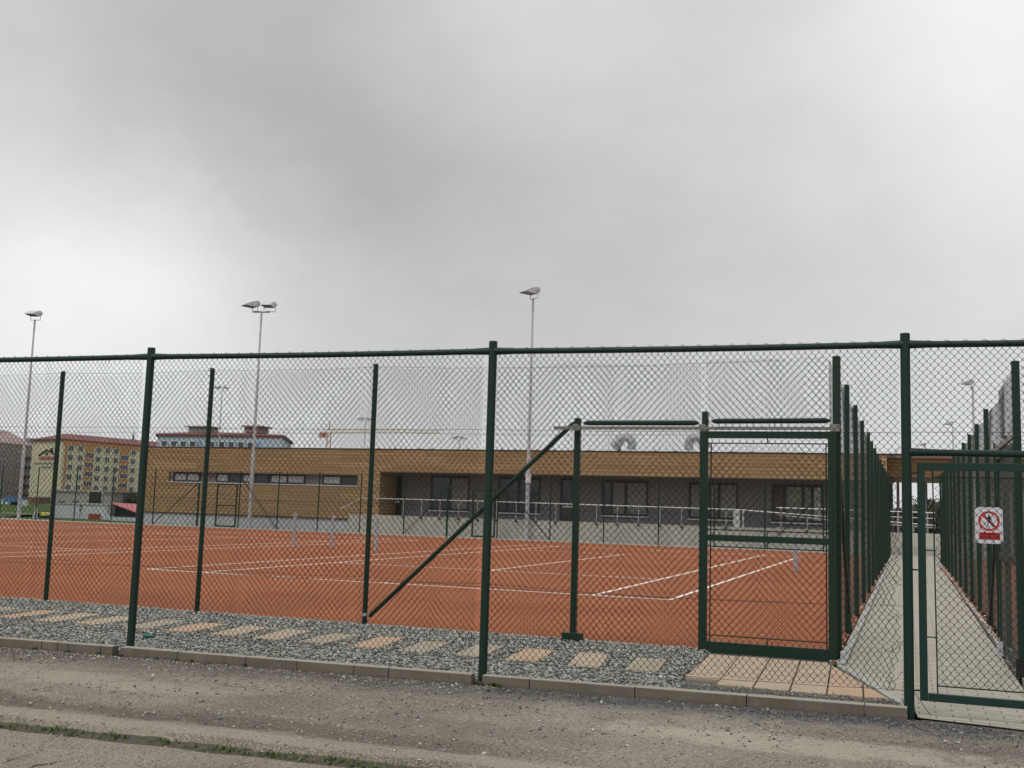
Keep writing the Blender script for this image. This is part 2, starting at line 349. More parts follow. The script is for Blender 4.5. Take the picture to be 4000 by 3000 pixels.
# shoulder: grid with gentle relief and a crumbled front edge
def shoulder():
    X0, X1, nx, ny = -8.0, 24.0, 640, 56
    xs = np.linspace(X0, X1, nx); V = []
    for i, X in enumerate(xs):
        e = gut(X)+.045*mn.noise(Vector((X*2.1, 0, 0)))+.035*mn.noise(Vector((X*7.7, 3, 0)))+.02*mn.noise(Vector((X*21, 9, 0)))
        yb = kf(X)+.02 if X < 14.9 else kf(14.9)+.0-(X-14.9)*.17-.02
        if X >= 14.9: yb = max(yb, -10.6)+.12
        for j in range(ny):
            s = j/(ny-1); s2 = s
            Y = e+(yb-e)*s2
            z = .012*mn.noise(Vector((X*.9, Y*1.6, 5)))+.006*mn.noise(Vector((X*5, Y*5, 1)))+.0035*mn.noise(Vector((X*19, Y*19, 2)))
            dd = Y-e
            z += .012*math.exp(-((dd-.22)/.10)**2)-.014*math.exp(-((dd-.45)/.12)**2)      # old ridge and groove behind the gutter
            if j == 0: z = -.075
            elif dd < .05: z -= .02*(1-dd/.05)
            if yb-Y < .25: z = z*(yb-Y)/.25
            V.append((X, Y, z))
    idx = np.arange(nx*ny).reshape(nx, ny)
    Fq = np.stack([idx[:-1, :-1].ravel(), idx[1:, :-1].ravel(), idx[1:, 1:].ravel(), idx[:-1, 1:].ravel()], 1)
    o = npmesh('pavement', np.array(V), Fq, M['shoulder']); o.data.shade_smooth(); return struct(o)
shoulder()
# kerb blocks (one structure), joints are real gaps
m = MB(); jx = [7.07,7.25,7.37,7.73,8.55,9.25,9.76,10.31,10.63,11.38,11.47,11.88,12.754,13.627,14.493,14.80]
X = 7.07
while X > -8: X -= .87; jx.insert(0, X)
posts_outer = [4.35, 7.90, 11.42, 14.81]
for a, b in zip(jx[:-1], jx[1:]):
    if abs(a-11.38) < .01: continue
    g = .004; dz = random.uniform(-.003, .003); dy = random.uniform(-.004, .004)
    if abs(b-7.07) < .01 or True:
        A, B = a+g, b-g
        segs = [(A, B)]
        for px_ in posts_outer:
            ns = []
            for s_ in segs:
                if s_[0] < px_ < s_[1]: ns += [(s_[0], px_-.045), (px_+.045, s_[1])]
                else: ns.append(s_)
            segs = [q for q in ns if q[1]-q[0] > .02]
        for (A, B) in segs:
            w, h, c = .085, .088+dz, .007
            prof = [(0, -.05), (0, h-c), (c, h), (w-c, h), (w, h-c), (w, -.05)]
            P = [(A, kf(A)+dy+q, zz) for q, zz in prof]; Q = [(B, kf(B)+dy+q, zz) for q, zz in prof]; n = len(prof)
            m.add(P+Q, [tuple(range(n)), tuple(reversed(range(n, 2*n)))]+[(i, n+i, n+(i+1) % n, (i+1) % n) for i in range(n)])
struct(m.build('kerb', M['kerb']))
# gravel bed base, clay, lines
m = MB(); m.poly([(-8,kf(-8)+.08,.005),(14.8,kf(14.8)+.08,.005),(14.72,-9.1,.005),(14.10,-7.05,.005),(14.10,-6.5,.005),(-8,-6.5,.005)]); struct(m.build('gravel_bed', M['soil']))
m = MB(); m.poly([(-45,-6.52,0),(14.08,-6.52,0),(14.08,29.3,0),(-45,29.3,0)]); struct(m.build('clay_court', M['clay']))
m = MB(); m.poly([(15.98,-9,0),(40,-9,0),(40,29.3,0),(15.98,29.3,0)]); struct(m.build('clay_court', M['clay']))
m = MB()
def ln(x0, y0, x1, y1, w=.075):
    d = Vector((x1-x0, y1-y0, 0)).normalized(); n_ = Vector((-d.y, d.x, 0))*w/2
    a = Vector((x0, y0, .005)); b = Vector((x1, y1, .005)); m.add([a-n_, b-n_, b+n_, a+n_], [(0,1,2,3)])
for ox in (0, -15.9, -31.8):
    for X_ in (0, 10.97): ln(ox+X_, 0, ox+X_, 23.77)
    for X_ in (1.37, 9.6): ln(ox+X_, .03, ox+X_, 23.74)
    for Y_, w in ((0, .095), (23.77, .10)): ln(ox-.025, Y_, ox+10.995, Y_, w)
    for Y_ in (5.485, 18.285): ln(ox+1.40, Y_, ox+9.57, Y_)
    ln(ox+5.485, 5.51, ox+5.485, 18.26); ln(ox+5.485, .04, ox+5.485, .14); ln(ox+5.485, 23.63, ox+5.485, 23.73)
struct(m.build('court_lines', M['line']))
m = MB(); m.box(-45, 14.2, -6.62, -6.52, -.1, .022); struct(m.build('court_edging', M['strip']))
m = MB(); m.box(-45, 14.0, 29.3, 31.0, -.1, .02); m.box(16.1, 40, 29.3, 31.0, -.1, .02); struct(m.build('concrete_strip', M['strip']))
# walk between the courts + paved apron at the gate
m = MB(); m.poly([(14.22,-7.1,.014),(14.85,-9.30,.014),(14.87,-9.64,.014),(18.5,-10.25,.014),(18.5,-9.0,.014),(15.76,-9.0,.014),(15.80,29.9,.014),(14.22,29.9,.014)])
struct(m.build('path', M['walk']))
m = MB()
yy = -7.1
while yy < 29.8:
    m.box(14.135, 14.215, yy+.004, yy+.996, -.05, .045); m.box(15.81, 15.87, yy+.004, yy+.996, -.05, .03); yy += 1
m.bar((14.175,-7.15,.012), (14.80,-9.30,.012), .07, .05);
struct(m.build('path_edging', M['strip']))
m = MB(); m.box(14.0, 16.1, 29.9, 30.6, -.1, .02); struct(m.build('path_end_strip', M['strip']))
# sandstone paving under the sliding gate
def clipx(Y): return 14.13+(-7.15-Y)*(.65/2.10)
m = MB()
cols = [12.62, 12.95, 13.26, 13.57, 13.87, 14.17, 14.46, 14.75]
for i in range(1, 7):
    for (ya, yb) in ((-9.0, -7.97), (-7.96, -7.02)):
        if (i == 1 and ya < -8.5): ya = -8.72
        def sx(k, Y): return cols[k]-.045*(Y+9.0)-.0
        P = [(sx(i, ya)+.006, ya), (sx(i+1, ya)-.006, ya), (sx(i+1, yb)-.006, yb), (sx(i, yb)+.006, yb)]
        # clip to the walk
        out = []
        for k in range(4):
            p, q = P[k], P[(k+1) % 4]; fp = p[0]-clipx(p[1])+.05; fq = q[0]-clipx(q[1])+.05
            if fp <= 0: out.append(p)
            if fp*fq < 0: s_ = fp/(fp-fq); out.append((p[0]+(q[0]-p[0])*s_, p[1]+(q[1]-p[1])*s_))
        if len(out) > 2:
            m.mi = [2, 0, 0, 0, 0, 1, 1][i]; h = .034+random.uniform(-.003, .003)
            m.prism([(a, b, -.02) for a, b in out], (0, 0, h+.02))
struct(m.build('gate_paving', [M['stone_a'], M['stone_b'], M['stone_c']], bevel=.006))
# stepping slabs
ordn = ['first','second','third','fourth','fifth','sixth','seventh','eighth','ninth','tenth','eleventh','twelfth','thirteenth','fourteenth','fifteenth','sixteenth','seventeenth']
cx = [12.455,11.883,11.28,10.718,10.132,9.563,8.98,8.389,7.827,7.245,6.683,6.018,5.436,4.842,4.174,3.59]
cm = ['c','a','b','c','c','b','c','a','a','b','c','a','a','b','c','a']
wn = dict(a='pale sandstone', b='orange sandstone', c='greyish beige sandstone')
for k, X in enumerate(cx):
    o = MB(); w, l = .155, .45; a = R(random.uniform(5, 9)); cy = -8.10+random.uniform(-.02, .02)+(k-7)*.004
    pts = []
    for (px_, py_) in ((-w,-l),(w,-l),(w,l),(-w,l)):
        px_ += random.uniform(-.008,.008); py_ += random.uniform(-.012,.012)
        pts.append((X+px_*math.cos(a)+py_*math.sin(-a)*-1*-1, cy+px_*math.sin(a)+py_*math.cos(a), 0))
    o.prism([(p[0], p[1], -.01) for p in pts], (0, 0, .048))
    ob = o.build('stepping_slab', M['stone_'+cm[k]], origin=(X, cy, 0), bevel=.008)
    ob.rotation_euler = (R(random.uniform(-.6,.6)), R(random.uniform(-.8,.8)), 0)
    tag(ob, '%s stepping slab in the gravel, the %s counted leftwards from the gate paving' % (wn[cm[k]], ordn[k]), 'stepping slab', 'sandstone stepping slabs laid in the gravel strip')
# stones
ICO = None
def stones(name, P, S, mats, mi, flat=.6, kind='stuff'):
    """angular stones: jittered octahedron-like hulls"""
    n = len(P)
    base = np.array([(1,0,0),(.3,.95,0),(-.8,.6,0),(-.8,-.6,0),(.3,-.95,0),(.35,.2,1),(-.4,-.1,.9),(0,0,-1)], float)
    faces = [(0,1,5),(1,2,5),(2,6,5),(2,3,6),(3,4,6),(4,5,6),(4,0,5),(1,0,7),(2,1,7),(3,2,7),(4,3,7),(0,4,7)]
    V = base[None]+rng.normal(0, .16, (n, 8, 3)); V[..., 2] *= flat
    sc = S[:, None]*np.exp(rng.normal(0, .22, (n, 3))); V *= sc[:, None, :]
    a = rng.uniform(0, 2*np.pi, n); b = rng.normal(0, .45, n)
    ca, sa, cb, sb = np.cos(a), np.sin(a), np.cos(b), np.sin(b)
    x = V[..., 0]*cb[:, None]-V[..., 2]*sb[:, None]; z = V[..., 0]*sb[:, None]+V[..., 2]*cb[:, None]; y = V[..., 1]
    V = np.stack([x*ca[:, None]-y*sa[:, None], x*sa[:, None]+y*ca[:, None], z], -1)+P[:, None, :]
    Fq = (np.array(faces)[None]+np.arange(n)[:, None, None]*8).reshape(-1, 3)
    return tag(npmesh(name, V.reshape(-1, 3), Fq, mats, mi=np.repeat(mi, 12)), kind=kind)
def inslab(X, Y):
    r_ = np.zeros(len(X), bool)
    for c in cx: r_ |= (np.abs(X-c-(-8.1-Y)*-.10*-1) < .165) & (np.abs(Y+8.10) < .45)
    return r_ | ((X > 12.93-.045*(Y+9)) & (Y > -9.02))
n = 88000
X = 14.85-(rng.beta(1.0, 1.25, n))*18.5; Y = rng.uniform(-10.9, -6.60, n)
ok = (Y > kf(X)+.10) & (~inslab(X, Y)); X, Y = X[ok], Y[ok]; n = len(X)
S = rng.uniform(.008, .0185, n); Z = rng.uniform(.008, .040, n)
mi = rng.choice(6, n, p=[.32,.22,.17,.12,.10,.07])
small = (X > 13.0) & (Y < -8.95+rng.normal(0, .12, n)); S[small] *= .55; mi[small & (rng.random(n) < .7)] = 3; Z[small] += .01
stones('gravel', np.stack([X, Y, Z], 1), S, [M['peb%d' % k] for k in range(6)], mi)
# a few stones that crept on the slabs
# grit on the shoulder
n = 21000
X = rng.uniform(3, 18.5, n); q = rng.random(n)
yb = np.where(X < 14.9, kf(X), kf(14.9)-(X-14.9)*.17); e = gut(X)
Y = np.where(rng.random(n) < .42, yb-rng.exponential(.22, n)-.01, e+.02+(yb-e)*q)
ok = (Y > e+.02) & (Y < yb-.01); X, Y = X[ok], Y[ok]; n = len(X)
S = np.exp(rng.normal(math.log(.0052), .42, n)); S = np.clip(S, .0025, .016)
near = (kf(X)-Y) < .6; right = X > 11.6
mi = rng.choice(6, n, p=[.16,.25,.08,.16,.30,.05]); mi[near & right & (rng.random(n) < .75)] = 3
stones('grit', np.stack([X, Y, np.full(n, .003)], 1), S, [M['peb0'], M['chipb'], M['peb2'], M['chip'], M['peb4'], M['peb5']], mi, .55)
n = 9000; X = rng.uniform(8, 14.5, n); Y = gut(X)-rng.uniform(.02, 2.2, n)**1.0; S = np.clip(np.exp(rng.normal(math.log(.004), .4, n)), .002, .011)
stones('grit', np.stack([X, Y, np.full(n, -.053)], 1), S, [M['peb0'], M['chipb'], M['peb2'], M['chip'], M['peb4'], M['peb5']], rng.choice(6, n, p=[.16,.34,.06,.1,.30,.04]), .5)
# dirt fill in the gutter, grass
m = MB(); nx = 260
for i in range(nx):
    X = -2+i*20/nx; w = .10+.05*mn.noise(Vector((X*3, 7, 0)))
    m.v += [(X, gut(X)-w, -.056), (X, gut(X)-w*.4, -.042+.01*mn.noise(Vector((X*9, 1, 0)))), (X, gut(X)+.07, -.035)]
    if i: b = 3*i; m.f += [(b-3, b, b+1, b-2), (b-2, b+1, b+2, b-1)]; m.m += [0, 0]
struct(m.build('gutter_soil', M['dirt']))
def crack(pts, z, w=.012):
    m = MB(); P = []
    for (a, b) in zip(pts[:-1], pts[1:]):
        for s_ in np.linspace(0, 1, 9)[:-1]: q = gz(a[0]+(b[0]-a[0])*s_, a[1]+(b[1]-a[1])*s_, z); P.append((q[0], q[1]))
    for k in range(len(P)):
        P[k] = (P[k][0]+.012*mn.noise(Vector((P[k][0]*40, 2, 1))), P[k][1]+.02*mn.noise(Vector((P[k][0]*33, 5, 1))))
    for k, p in enumerate(P):
        ww = w*(.35+.65*math.sin(math.pi*(k+.5)/len(P)))*(.7+.6*random.random()); m.v += [(p[0], p[1]-ww, z), (p[0], p[1]+ww, z)]
        if k: b = 2*k; m.f.append((b-2, b, b+1, b-1)); m.m.append(0)
    struct(m.build('asphalt_crack', M['dirt']))
crack([(-60,3003),(0,2982),(87,2952),(130,2944)], -.051, .014); crack([(100,3010),(117,3000),(133,2990),(228,2976),(298,2960),(330,2950)], -.051, .014)
crack([(780,2662),(890,2670),(1000,2683),(1060,2694)], .012, .008); crack([(250,2850),(262,2835),(290,2822)], .014, .02)
def tufts(name, pts, mat, lo=.02, hi=.06, w=.0035):
    V = []; Fq = []
    for (x, y, z, k, sc) in pts:
        for _ in range(k):
            a = random.uniform(0, 6.283); l = random.uniform(lo, hi)*sc; ln_ = random.uniform(.2, 1.1); r_ = random.uniform(0, .02)
            bx, by = x+r_*math.cos(a+2), y+r_*math.sin(a+2); ww = w*random.uniform(.7, 1.5)
            nx_, ny_ = -math.sin(a)*ww, math.cos(a)*ww; mx = bx+math.cos(a)*l*ln_*.4; my = by+math.sin(a)*l*ln_*.4
            tx = bx+math.cos(a)*l*ln_; ty = by+math.sin(a)*l*ln_; b = len(V)
            V += [(bx-nx_, by-ny_, z), (bx+nx_, by+ny_, z), (mx+nx_, my+ny_, z+l*.6), (mx-nx_, my-ny_, z+l*.6), (tx, ty, z+l*(.95-.35*ln_))]
            Fq += [(b, b+1, b+2), (b, b+2, b+3), (b+3, b+2, b+4)]
    return tag(npmesh(name, np.array(V), np.array(Fq), mat), kind='stuff')
pts = []
for _ in range(900):
    X = 7.5+5.7*random.random()**.7; dens = .35+.65*mn.noise(Vector((X*1.3, 4, 2)))
    if random.random() < dens+.25: pts.append((X, gut(X)-random.uniform(-.015, .085), -.05, random.randint(2, 8), random.uniform(.4, 1.1)))
for X in (9.62, 10.1, 10.45, 10.9, 11.2, 11.6): 
    for _ in range(7): pts.append((X+random.gauss(0, .04), gut(X)-.03+random.gauss(0, .02), -.045, 9, 1.15))
tufts('gutter_grass', pts, M['blade'], .012, .042, .0022)
pts = [(11.56+random.gauss(0, .05), kf(11.55)-.015+random.gauss(0, .01), 0, 10, .8) for _ in range(12)]
for X in (7.0, 7.36, 7.72, 8.25, 8.33, 8.56, 8.7, 8.9, 9.05, 9.25, 7.95): pts += [(X+random.gauss(0, .01), kf(X)-.008, 0, 5, .7) for _ in range(2)]
tufts('kerb_weeds', pts, M['moss'], .02, .07)

# ------------------------------------------------------------------ chain link
def chain(name, mat, parent, P0, P1, zb, zt, a, b, r, warp=None, detail=2, cols=None):
    """interlocked zigzag pickets between P0 and P1 (xy), zb..zt; warp(u,z)->(du,dn,dz) arrays"""
    P0 = np.array(P0, float); P1 = np.array(P1, float); W = np.linalg.norm(P1-P0); ux = (P1-P0)/W; nn = np.array([ux[1], -ux[0]])
    N = int(W/a)-1; K = int(round((zt-zb)/b))+1
    i = np.arange(N)[:, None]; k = np.arange(K)[None, :]; par = (k+i) % 2
    u = i*a+a*par+.5*a; z = zb+k*b+0*i; s = np.where(par == 1, 1.0, -1.0)
    u = u+s*r*.7; dn = s*r*.95
    if detail == 2:
        h = min(r*1.4, b*.2)
        u = np.repeat(u, 2, 1); dn = np.repeat(dn, 2, 1)*np.tile([1., -1.], K)*np.ones_like(u); z = np.repeat(z, 2, 1)+np.tile([-h, h], K)
        z[:, 0] += h; z[:, -1] -= h
    if warp is not None:
        du, dv, dz = warp(u, z); u = u+du; dn = dn+dv; z = z+dz
    KK = u.shape[1]
    cen = np.stack([P0[0]+ux[0]*u+nn[0]*dn, P0[1]+ux[1]*u+nn[1]*dn, z], -1)      # N,KK,3
    off = np.array([[ux[0]*r*1.3, ux[1]*r*1.3, 0], [nn[0]*r, nn[1]*r, 0], [-ux[0]*r*1.3, -ux[1]*r*1.3, 0], [-nn[0]*r, -nn[1]*r, 0]])
    if detail == 0: off = off[[0, 2]]*1.0; 
    q = len(off)
    V = cen[:, :, None, :]+off[None, None]
    idx = np.arange(N*KK*q).reshape(N, KK, q)
    fs = []
    for c in range(q if q > 2 else 1):
        c2 = (c+1) % q
        fs.append(np.stack([idx[:, :-1, c], idx[:, :-1, c2], idx[:, 1:, c2], idx[:, 1:, c]], -1).reshape(-1, 4))
    return npmesh(name, V.reshape(-1, 3), np.concatenate(fs), mat, parent)
def vn(u, z, su, sz, seed):      # cheap smooth noise
    return (np.sin(u*su+seed*1.7+1.3*np.sin(z*sz*.7+seed))+np.sin(u*su*.53-z*sz+seed*3.1)+np.sin(u*su*1.9+z*sz*1.3+seed*.6)*.6)/2.6

# ---- boundary fence
FN = thing('boundary_fence', 'dark green chain link fence along the kerb nearest the camera', 'fence', (11.42, fl(11.42), 0))
RZ = 2.84
for X in [0.8, 4.35, 7.90, 11.42, 14.81, 18.4]:
    m = MB(); Yp = fl(X); r_ = .037; lean = random.uniform(-.006, .006)
    m.tube([(X, Yp, -.08), (X+lean, Yp, RZ+.078)], r_, 20); m.tube([(X+lean, Yp, RZ+.078), (X+lean, Yp, RZ+.088)], [r_+.0015, r_*.93], 20)
    m.tube([(X, Yp-r_, .62), (X, Yp-r_-.006, .62)], .006, 6)
    m.tube([(X, Yp-r_, 1.02), (X, Yp-r_-.006, 1.02)], .005, 6); m.tube([(X, Yp-r_, 2.16), (X, Yp-r_-.006, 2.16)], .005, 6)
    m.build('post', M['green'], FN, True)
def rail(X0, X1, zc, r_, nm='top_rail'):
    m = MB(); L = X1-X0; pts = []; rs = []
    for k in range(17):
        s = k/16; X = X0+L*s; e = min(X-X0, X1-X)
        rr = r_*(1+.42*max(0, 1-e/.10)) if r_ > .02 else r_
        pts.append((X, fl(X), zc-.008*math.sin(math.pi*s))); rs.append(rr)
    # flared, flattened ends
    pts.insert(1, (X0+.05, fl(X0+.05), zc)); rs.insert(1, r_*1.25); pts.insert(-1, (X1-.05, fl(X1-.05), zc)); rs.insert(-1, r_*1.25)
    m.tube(pts, rs, 14); m.build(nm, M['green'], FN, True)
ps = [0.8, 4.35, 7.90, 11.42, 14.81, 18.4]
for a_, b_ in zip(ps[:-1], ps[1:]): rail(a_, b_, RZ, .026)
rail(14.81, 18.4, 1.998, .026, 'middle_rail')
m = MB()      # lacing wire spiralled round the rail
for a_, b_ in zip(ps[:-1], ps[1:]):
    pts = []; X = a_+.06
    while X < b_-.06:
        ph = (X-a_)/.135*2*math.pi; pts.append((X, fl(X)+.0295*math.cos(ph), RZ+.0295*math.sin(ph))); X += .012
    m.tube(pts, .0022, 4, False)
m.build('lacing_wire', M['wire'], FN)
def mkwarp(seed, amp=.004, sag=None, damage=None, low=0):
    def w(u, z):
        du = amp*vn(u, z, 9, 5, seed)+amp*.6*vn(u, z, 27, 19, seed+4); dz = amp*vn(u, z, 8, 7, seed+9)+amp*.5*vn(u, z, 31, 23, seed+2)
        dn = .010*vn(u, z, 2.4, 2.1, seed+5)
        # locally squeezed columns
        for c, wd, am in ((1.1, .06, .02), (2.3, .05, -.018), (3.1, .09, .02)):
            du = du+am*np.exp(-((u-c)/wd)**2)*np.sin(z*3.1+seed)
        du = du+low*vn(u, z, 1.3, .9, seed+6); dz = dz+low*.7*vn(u, z, 1.1, 1.2, seed+8)
        if sag is not None: dz = dz-sag(u)*(z/3.0)
        if damage is not None:
            a, b, c = damage(u, z); du = du+a; dz = dz+b; dn = dn+c
        return du, dn, dz
    return w
for k, (a_, b_) in enumerate(zip(ps[:-1], ps[1:])):
    A, B = a_+.035, b_-.035; z0, z1 = .20, RZ-.012; dmg = None
    if k == 3:
        B = b_-.015
        W_ = B-A
        def dmg(u, z, W_=W_):     # frayed edge beside the gate post, loose lower corner
            e = np.exp(-((W_-u)/.16)**2)*(z < 2.0)
            return (-.022*e*(1+np.sin(z*9)*.9+np.sin(z*23)*.6)-.03*e*(z < .5), .016*e*np.sin(z*29), .03*e*np.sin(z*11))
    if k == 4: z0 = 2.02
    chain('wire_mesh', M['wire'], FN, (A, fl(A)-.028), (B, fl(B)-.028), z0, z1, .0268+(.0012 if k == 4 else 0), .0312, .0020, mkwarp(k+1, .0045, None, dmg, .010))
m = MB()      # line wires and the bottom hem wire
for a_, b_ in zip(ps[:4], ps[1:5]):
    for z_, r_, sg in ((2.145, .0016, .004), (.83, .0016, .035), (.205, .0019, .02)):
        pts = []
        for s in np.linspace(0, 1, 24):
            X = a_+(b_-a_)*s; pts.append((X, fl(X)-.034, z_-sg*math.sin(math.pi*s)+.006*mn.noise(Vector((X*3, z_, 0)))))
        m.tube(pts, r_, 4, False)
pts = [(14.81+s*3.5, fl(14.81)-.034, 2.15) for s in np.linspace(0, 1, 4)]; m.tube(pts, .0016, 4, False)
# loose wire tail right of the gate post, torn wires left of it
m.tube([(14.845, fl(14.8)-.04, .20), (14.88, fl(14.8)-.06, .15), (14.93, fl(14.8)-.10, .085), (14.96, fl(14.8)-.13, .05)], .003, 5)
rr = random.Random(3)
for z_ in np.arange(.35, 2.1, .21):
    pts = [(14.775, fl(14.8)-.035, z_+rr.uniform(-.02, .02))]; X = 14.775; zz = z_
    for _ in range(5): X -= rr.uniform(.01, .03); zz += rr.uniform(-.045, .03); pts.append((X, fl(X)-.032+rr.uniform(-.015, .01), zz))
    m.tube(pts, .0018, 4, False)
m.build('line_wire', M['wire'], FN)

# ---- access gate in that fence, with the sign
GT = thing('access_gate', 'flat framed green mesh gate across the block paved walk', 'gate', (14.95, -9.55, 0))
yg = -9.56; m = MB()
m.box(14.887, 14.944, yg-.02, yg+.02, .13, 1.92); m.box(18.30, 18.36, yg-.02, yg+.02, .13, 1.92)
m.box(14.945, 18.30, yg-.0205, yg+.0205, 1.862, 1.9205); m.box(14.945, 18.30, yg-.0205, yg+.0205, .1295, .187)
m.build('gate_frame', M['greengate'], GT, bevel=.003)
m = MB()
m.tube([(15.012, yg+.015, .187), (15.00, yg+.015, 1.87)], .006, 6); m.tube([(15.005, yg+.015, 1.812), (18.3, yg+.015, 1.812)], .0055, 6); m.tube([(15.005, yg+.015, .243), (18.3, yg+.015, .243)], .006, 6)
for z_ in (.6, 1.25): m.tube([(14.94, yg+.015, z_), (15.02, yg+.015, z_)], .005, 5)
m.build('tension_rod', M['green'], GT)
for z_ in (.20, 1.10, 1.84): m = MB(); m.tube([(14.835, yg, z_), (14.89, yg, z_)], .007, 6); m.build('hinge', M['green'], GT)
chain('wire_mesh', M['wire'], GT, (15.005, yg-.004), (18.29, yg-.004), .25, 1.81, .0285, .032, .00205, mkwarp(11, .003))
SG = thing('no_entry_sign', 'white cut-corner sign with a crossed-out red walking figure, hung on the gate mesh', 'sign', (15.39, -9.52, 1.32))
x0, x1, zb_, zt_ = 15.294, 15.486, 1.318, 1.590; ys = yg+.012; c = .022
m = MB(); m.prism([(x0+c, ys, zb_), (x1-c, ys, zb_), (x1, ys, zb_+c), (x1, ys, zt_-c), (x1-c, ys, zt_), (x0+c, ys, zt_), (x0, ys, zt_-c), (x0, ys, zb_+c)], (0, .003, 0)); m.build('panel', M['signw'], SG)
scx, scz, ro, ri = (x0+x1)/2+.001, 1.487, .0745, .0595
m = MB(); n = 48
for k in range(n):
    a, b = 2*math.pi*k/n, 2*math.pi*(k+1)/n
    P = [(scx+ro*math.cos(a), ys-.0015, scz+ro*math.sin(a)), (scx+ro*math.cos(b), ys-.0015, scz+ro*math.sin(b)), (scx+ri*math.cos(b), ys-.0015, scz+ri*math.sin(b)), (scx+ri*math.cos(a), ys-.0015, scz+ri*math.sin(a))]
    m.add(P, [(0,1,2,3)])
m.build('prohibition_ring', M['red'], SG)
m = MB(); q = ro*.86*.7071; m.bar((scx-q, ys-.0015, scz+q), (scx+q, ys-.0015, scz-q), .015, .001, (0,1,0)); m.build('prohibition_bar', M['red'], SG)
def fig(pts): return [(scx+px_*.001, ys-.0035, scz+pz*.001) for px_, pz in pts]
m = MB()
m.poly(fig([(4.8*math.cos(a)+0, 43+5.5*math.sin(a)) for a in np.linspace(0, 2*math.pi, 14)[:-1]]))
m.poly(fig([(-4,37),(4,37),(9,31),(8,2),(-5,2),(-6,22),(-7,31)]))
m.poly(fig([(8,33),(11,31),(20,10),(20,-3),(17,-3),(15,8),(7,24)]))
m.poly(fig([(-6,33),(-7,27),(-14,17),(-19,19),(-19,22),(-13,22)]))
m.poly(fig([(-5,4),(3,4),(-8,-22),(-11,-44),(-19,-48),(-18,-44),(-14,-41),(-13,-22)]))
m.poly(fig([(0,4),(8,4),(14,-14),(32,-36),(28,-44),(20,-46),(20,-43),(26,-38),(8,-18)]))
m.build('walking_figure', M['signk'], SG)
m = MB(); m.box(x0+.026, x1-.020, ys-.003, ys-.001, 1.349, 1.402); m.build('text_panel', M['red'], SG)
def text(body, size, loc, mat, parent, name, sx=1.0):
    cu = bpy.data.curves.new(name, 'FONT'); cu.body = body; cu.size = size; cu.align_x = 'CENTER'; cu.align_y = 'CENTER'; cu.extrude = .0004; cu.offset = size*.02
    to = bpy.data.objects.new(name, cu); C.objects.link(to); bpy.context.view_layer.update()
    dg = bpy.context.evaluated_depsgraph_get(); me = bpy.data.meshes.new_from_object(to.evaluated_get(dg)); bpy.data.objects.remove(to)
    o = bpy.data.objects.new(name, me); C.objects.link(o); me.materials.append(mat); o.parent = parent
    o.location = Vector(loc)-wloc(parent); o.rotation_euler = (R(90), 0, 0); o.scale = (sx, 1, 1); return o
text('NA HŘIŠTĚ', .019, (scx+.002, ys-.004, 1.387), M['signdk'], SG, 'sign_text', 1.25)
text('VSTUP ZAKÁZÁN', .017, (scx+.002, ys-.004, 1.364), M['signdk'], SG, 'sign_text', 1.05)

# ---- court fence behind the gravel
CF = thing('court_fence', 'tall green chain link fence at the near edge of the clay court', 'fence', (8.6, -6.65, 0))
YI = -6.66
cps = [(-6.2,3.2),(-3.75,3.2),(-1.3,3.2),(1.2,3.2),(3.72,3.19),(6.20,3.19),(8.63,3.20)]
for X, H in cps:
    m = MB(); m.tube([(X, YI, -.1), (X+random.uniform(-.015, .015), YI, H)], .0315, 16); m.tube([(X, YI, H), (X, YI, H+.01)], [.033, .029], 16)
    m.build('post', M['green2'], CF, True)
m = MB(); m.tube([(8.63, YI, .13), (8.63, YI, .165)], .036, 14); m.build('clamp', M['galv'], CF, True)
m = MB(); m.box(11.235, 11.300, YI-.03, YI+.035, -.02, 2.53); m.build('post', M['green2'], CF, bevel=.003)
m = MB(); m.box(11.17, 11.40, YI-.12, YI-.035, .03, .115); m.build('guide_box', M['green2'], CF, bevel=.004)
m = MB(); m.box(14.085, 14.165, YI-.075+.02, YI+.005+.02, -.05, 3.185); m.build('post', M['green2'], CF, bevel=.004)
m = MB(); m.box(12.70, 12.765, YI-.03, YI+.035, -.02, 2.60); m.build('post', M['green2'], CF, bevel=.003)
def strut(parent, a, b, r_=.027, mat='green2', nm='brace'):
    a = Vector(a); b = Vector(b); d = (b-a).normalized(); m = MB()
    m.tube([a, a+d*.012, a+d*.05, b-d*.05, b-d*.012, b], [r_*.3, r_*.55, r_, r_, r_*.55, r_*.3], 12); return m.build(nm, M[mat], parent, True)
strut(CF, (8.685, YI, .12), (11.235, YI-.0, 2.49))
strut(CF, (11.335, YI, 2.475), (12.665, YI, 2.475), .029, nm='top_tube'); strut(CF, (12.80, YI, 2.495), (14.06, YI, 2.50), .029, nm='top_tube')
m = MB(); m.box(11.01, 14.14, YI-.115, YI-.085, 2.392, 2.427); m.build('sliding_rail', M['alu'], CF, bevel=.003)
for X, w in ((11.27, .055), (12.72, .065), (14.11, .09)): m = MB(); m.box(X-w/2, X+w/2, YI-.125, YI-.03, 2.375, 2.452); m.build('rail_bracket', M['alu'], CF, bevel=.004)
def sagf(P):
    P = np.array(P)
    def s(u):
        j = np.clip(np.searchsorted(P, u)-1, 0, len(P)-2); L = P[j+1]-P[j]; t_ = np.clip((u-P[j])/L, 0, 1); return .09*L/2.5*4*t_*(1-t_)*.55
    return s
px_ = [p[0]+6.2 for p in cps]+[17.47+0*1, 20.29]
chain('wire_mesh', M['wire'], CF, (-6.2, YI-.036), (12.74, YI-.036), .06, 3.17, .0385, .0415, .00165, mkwarp(21, .0065, sagf(px_), None, .022))
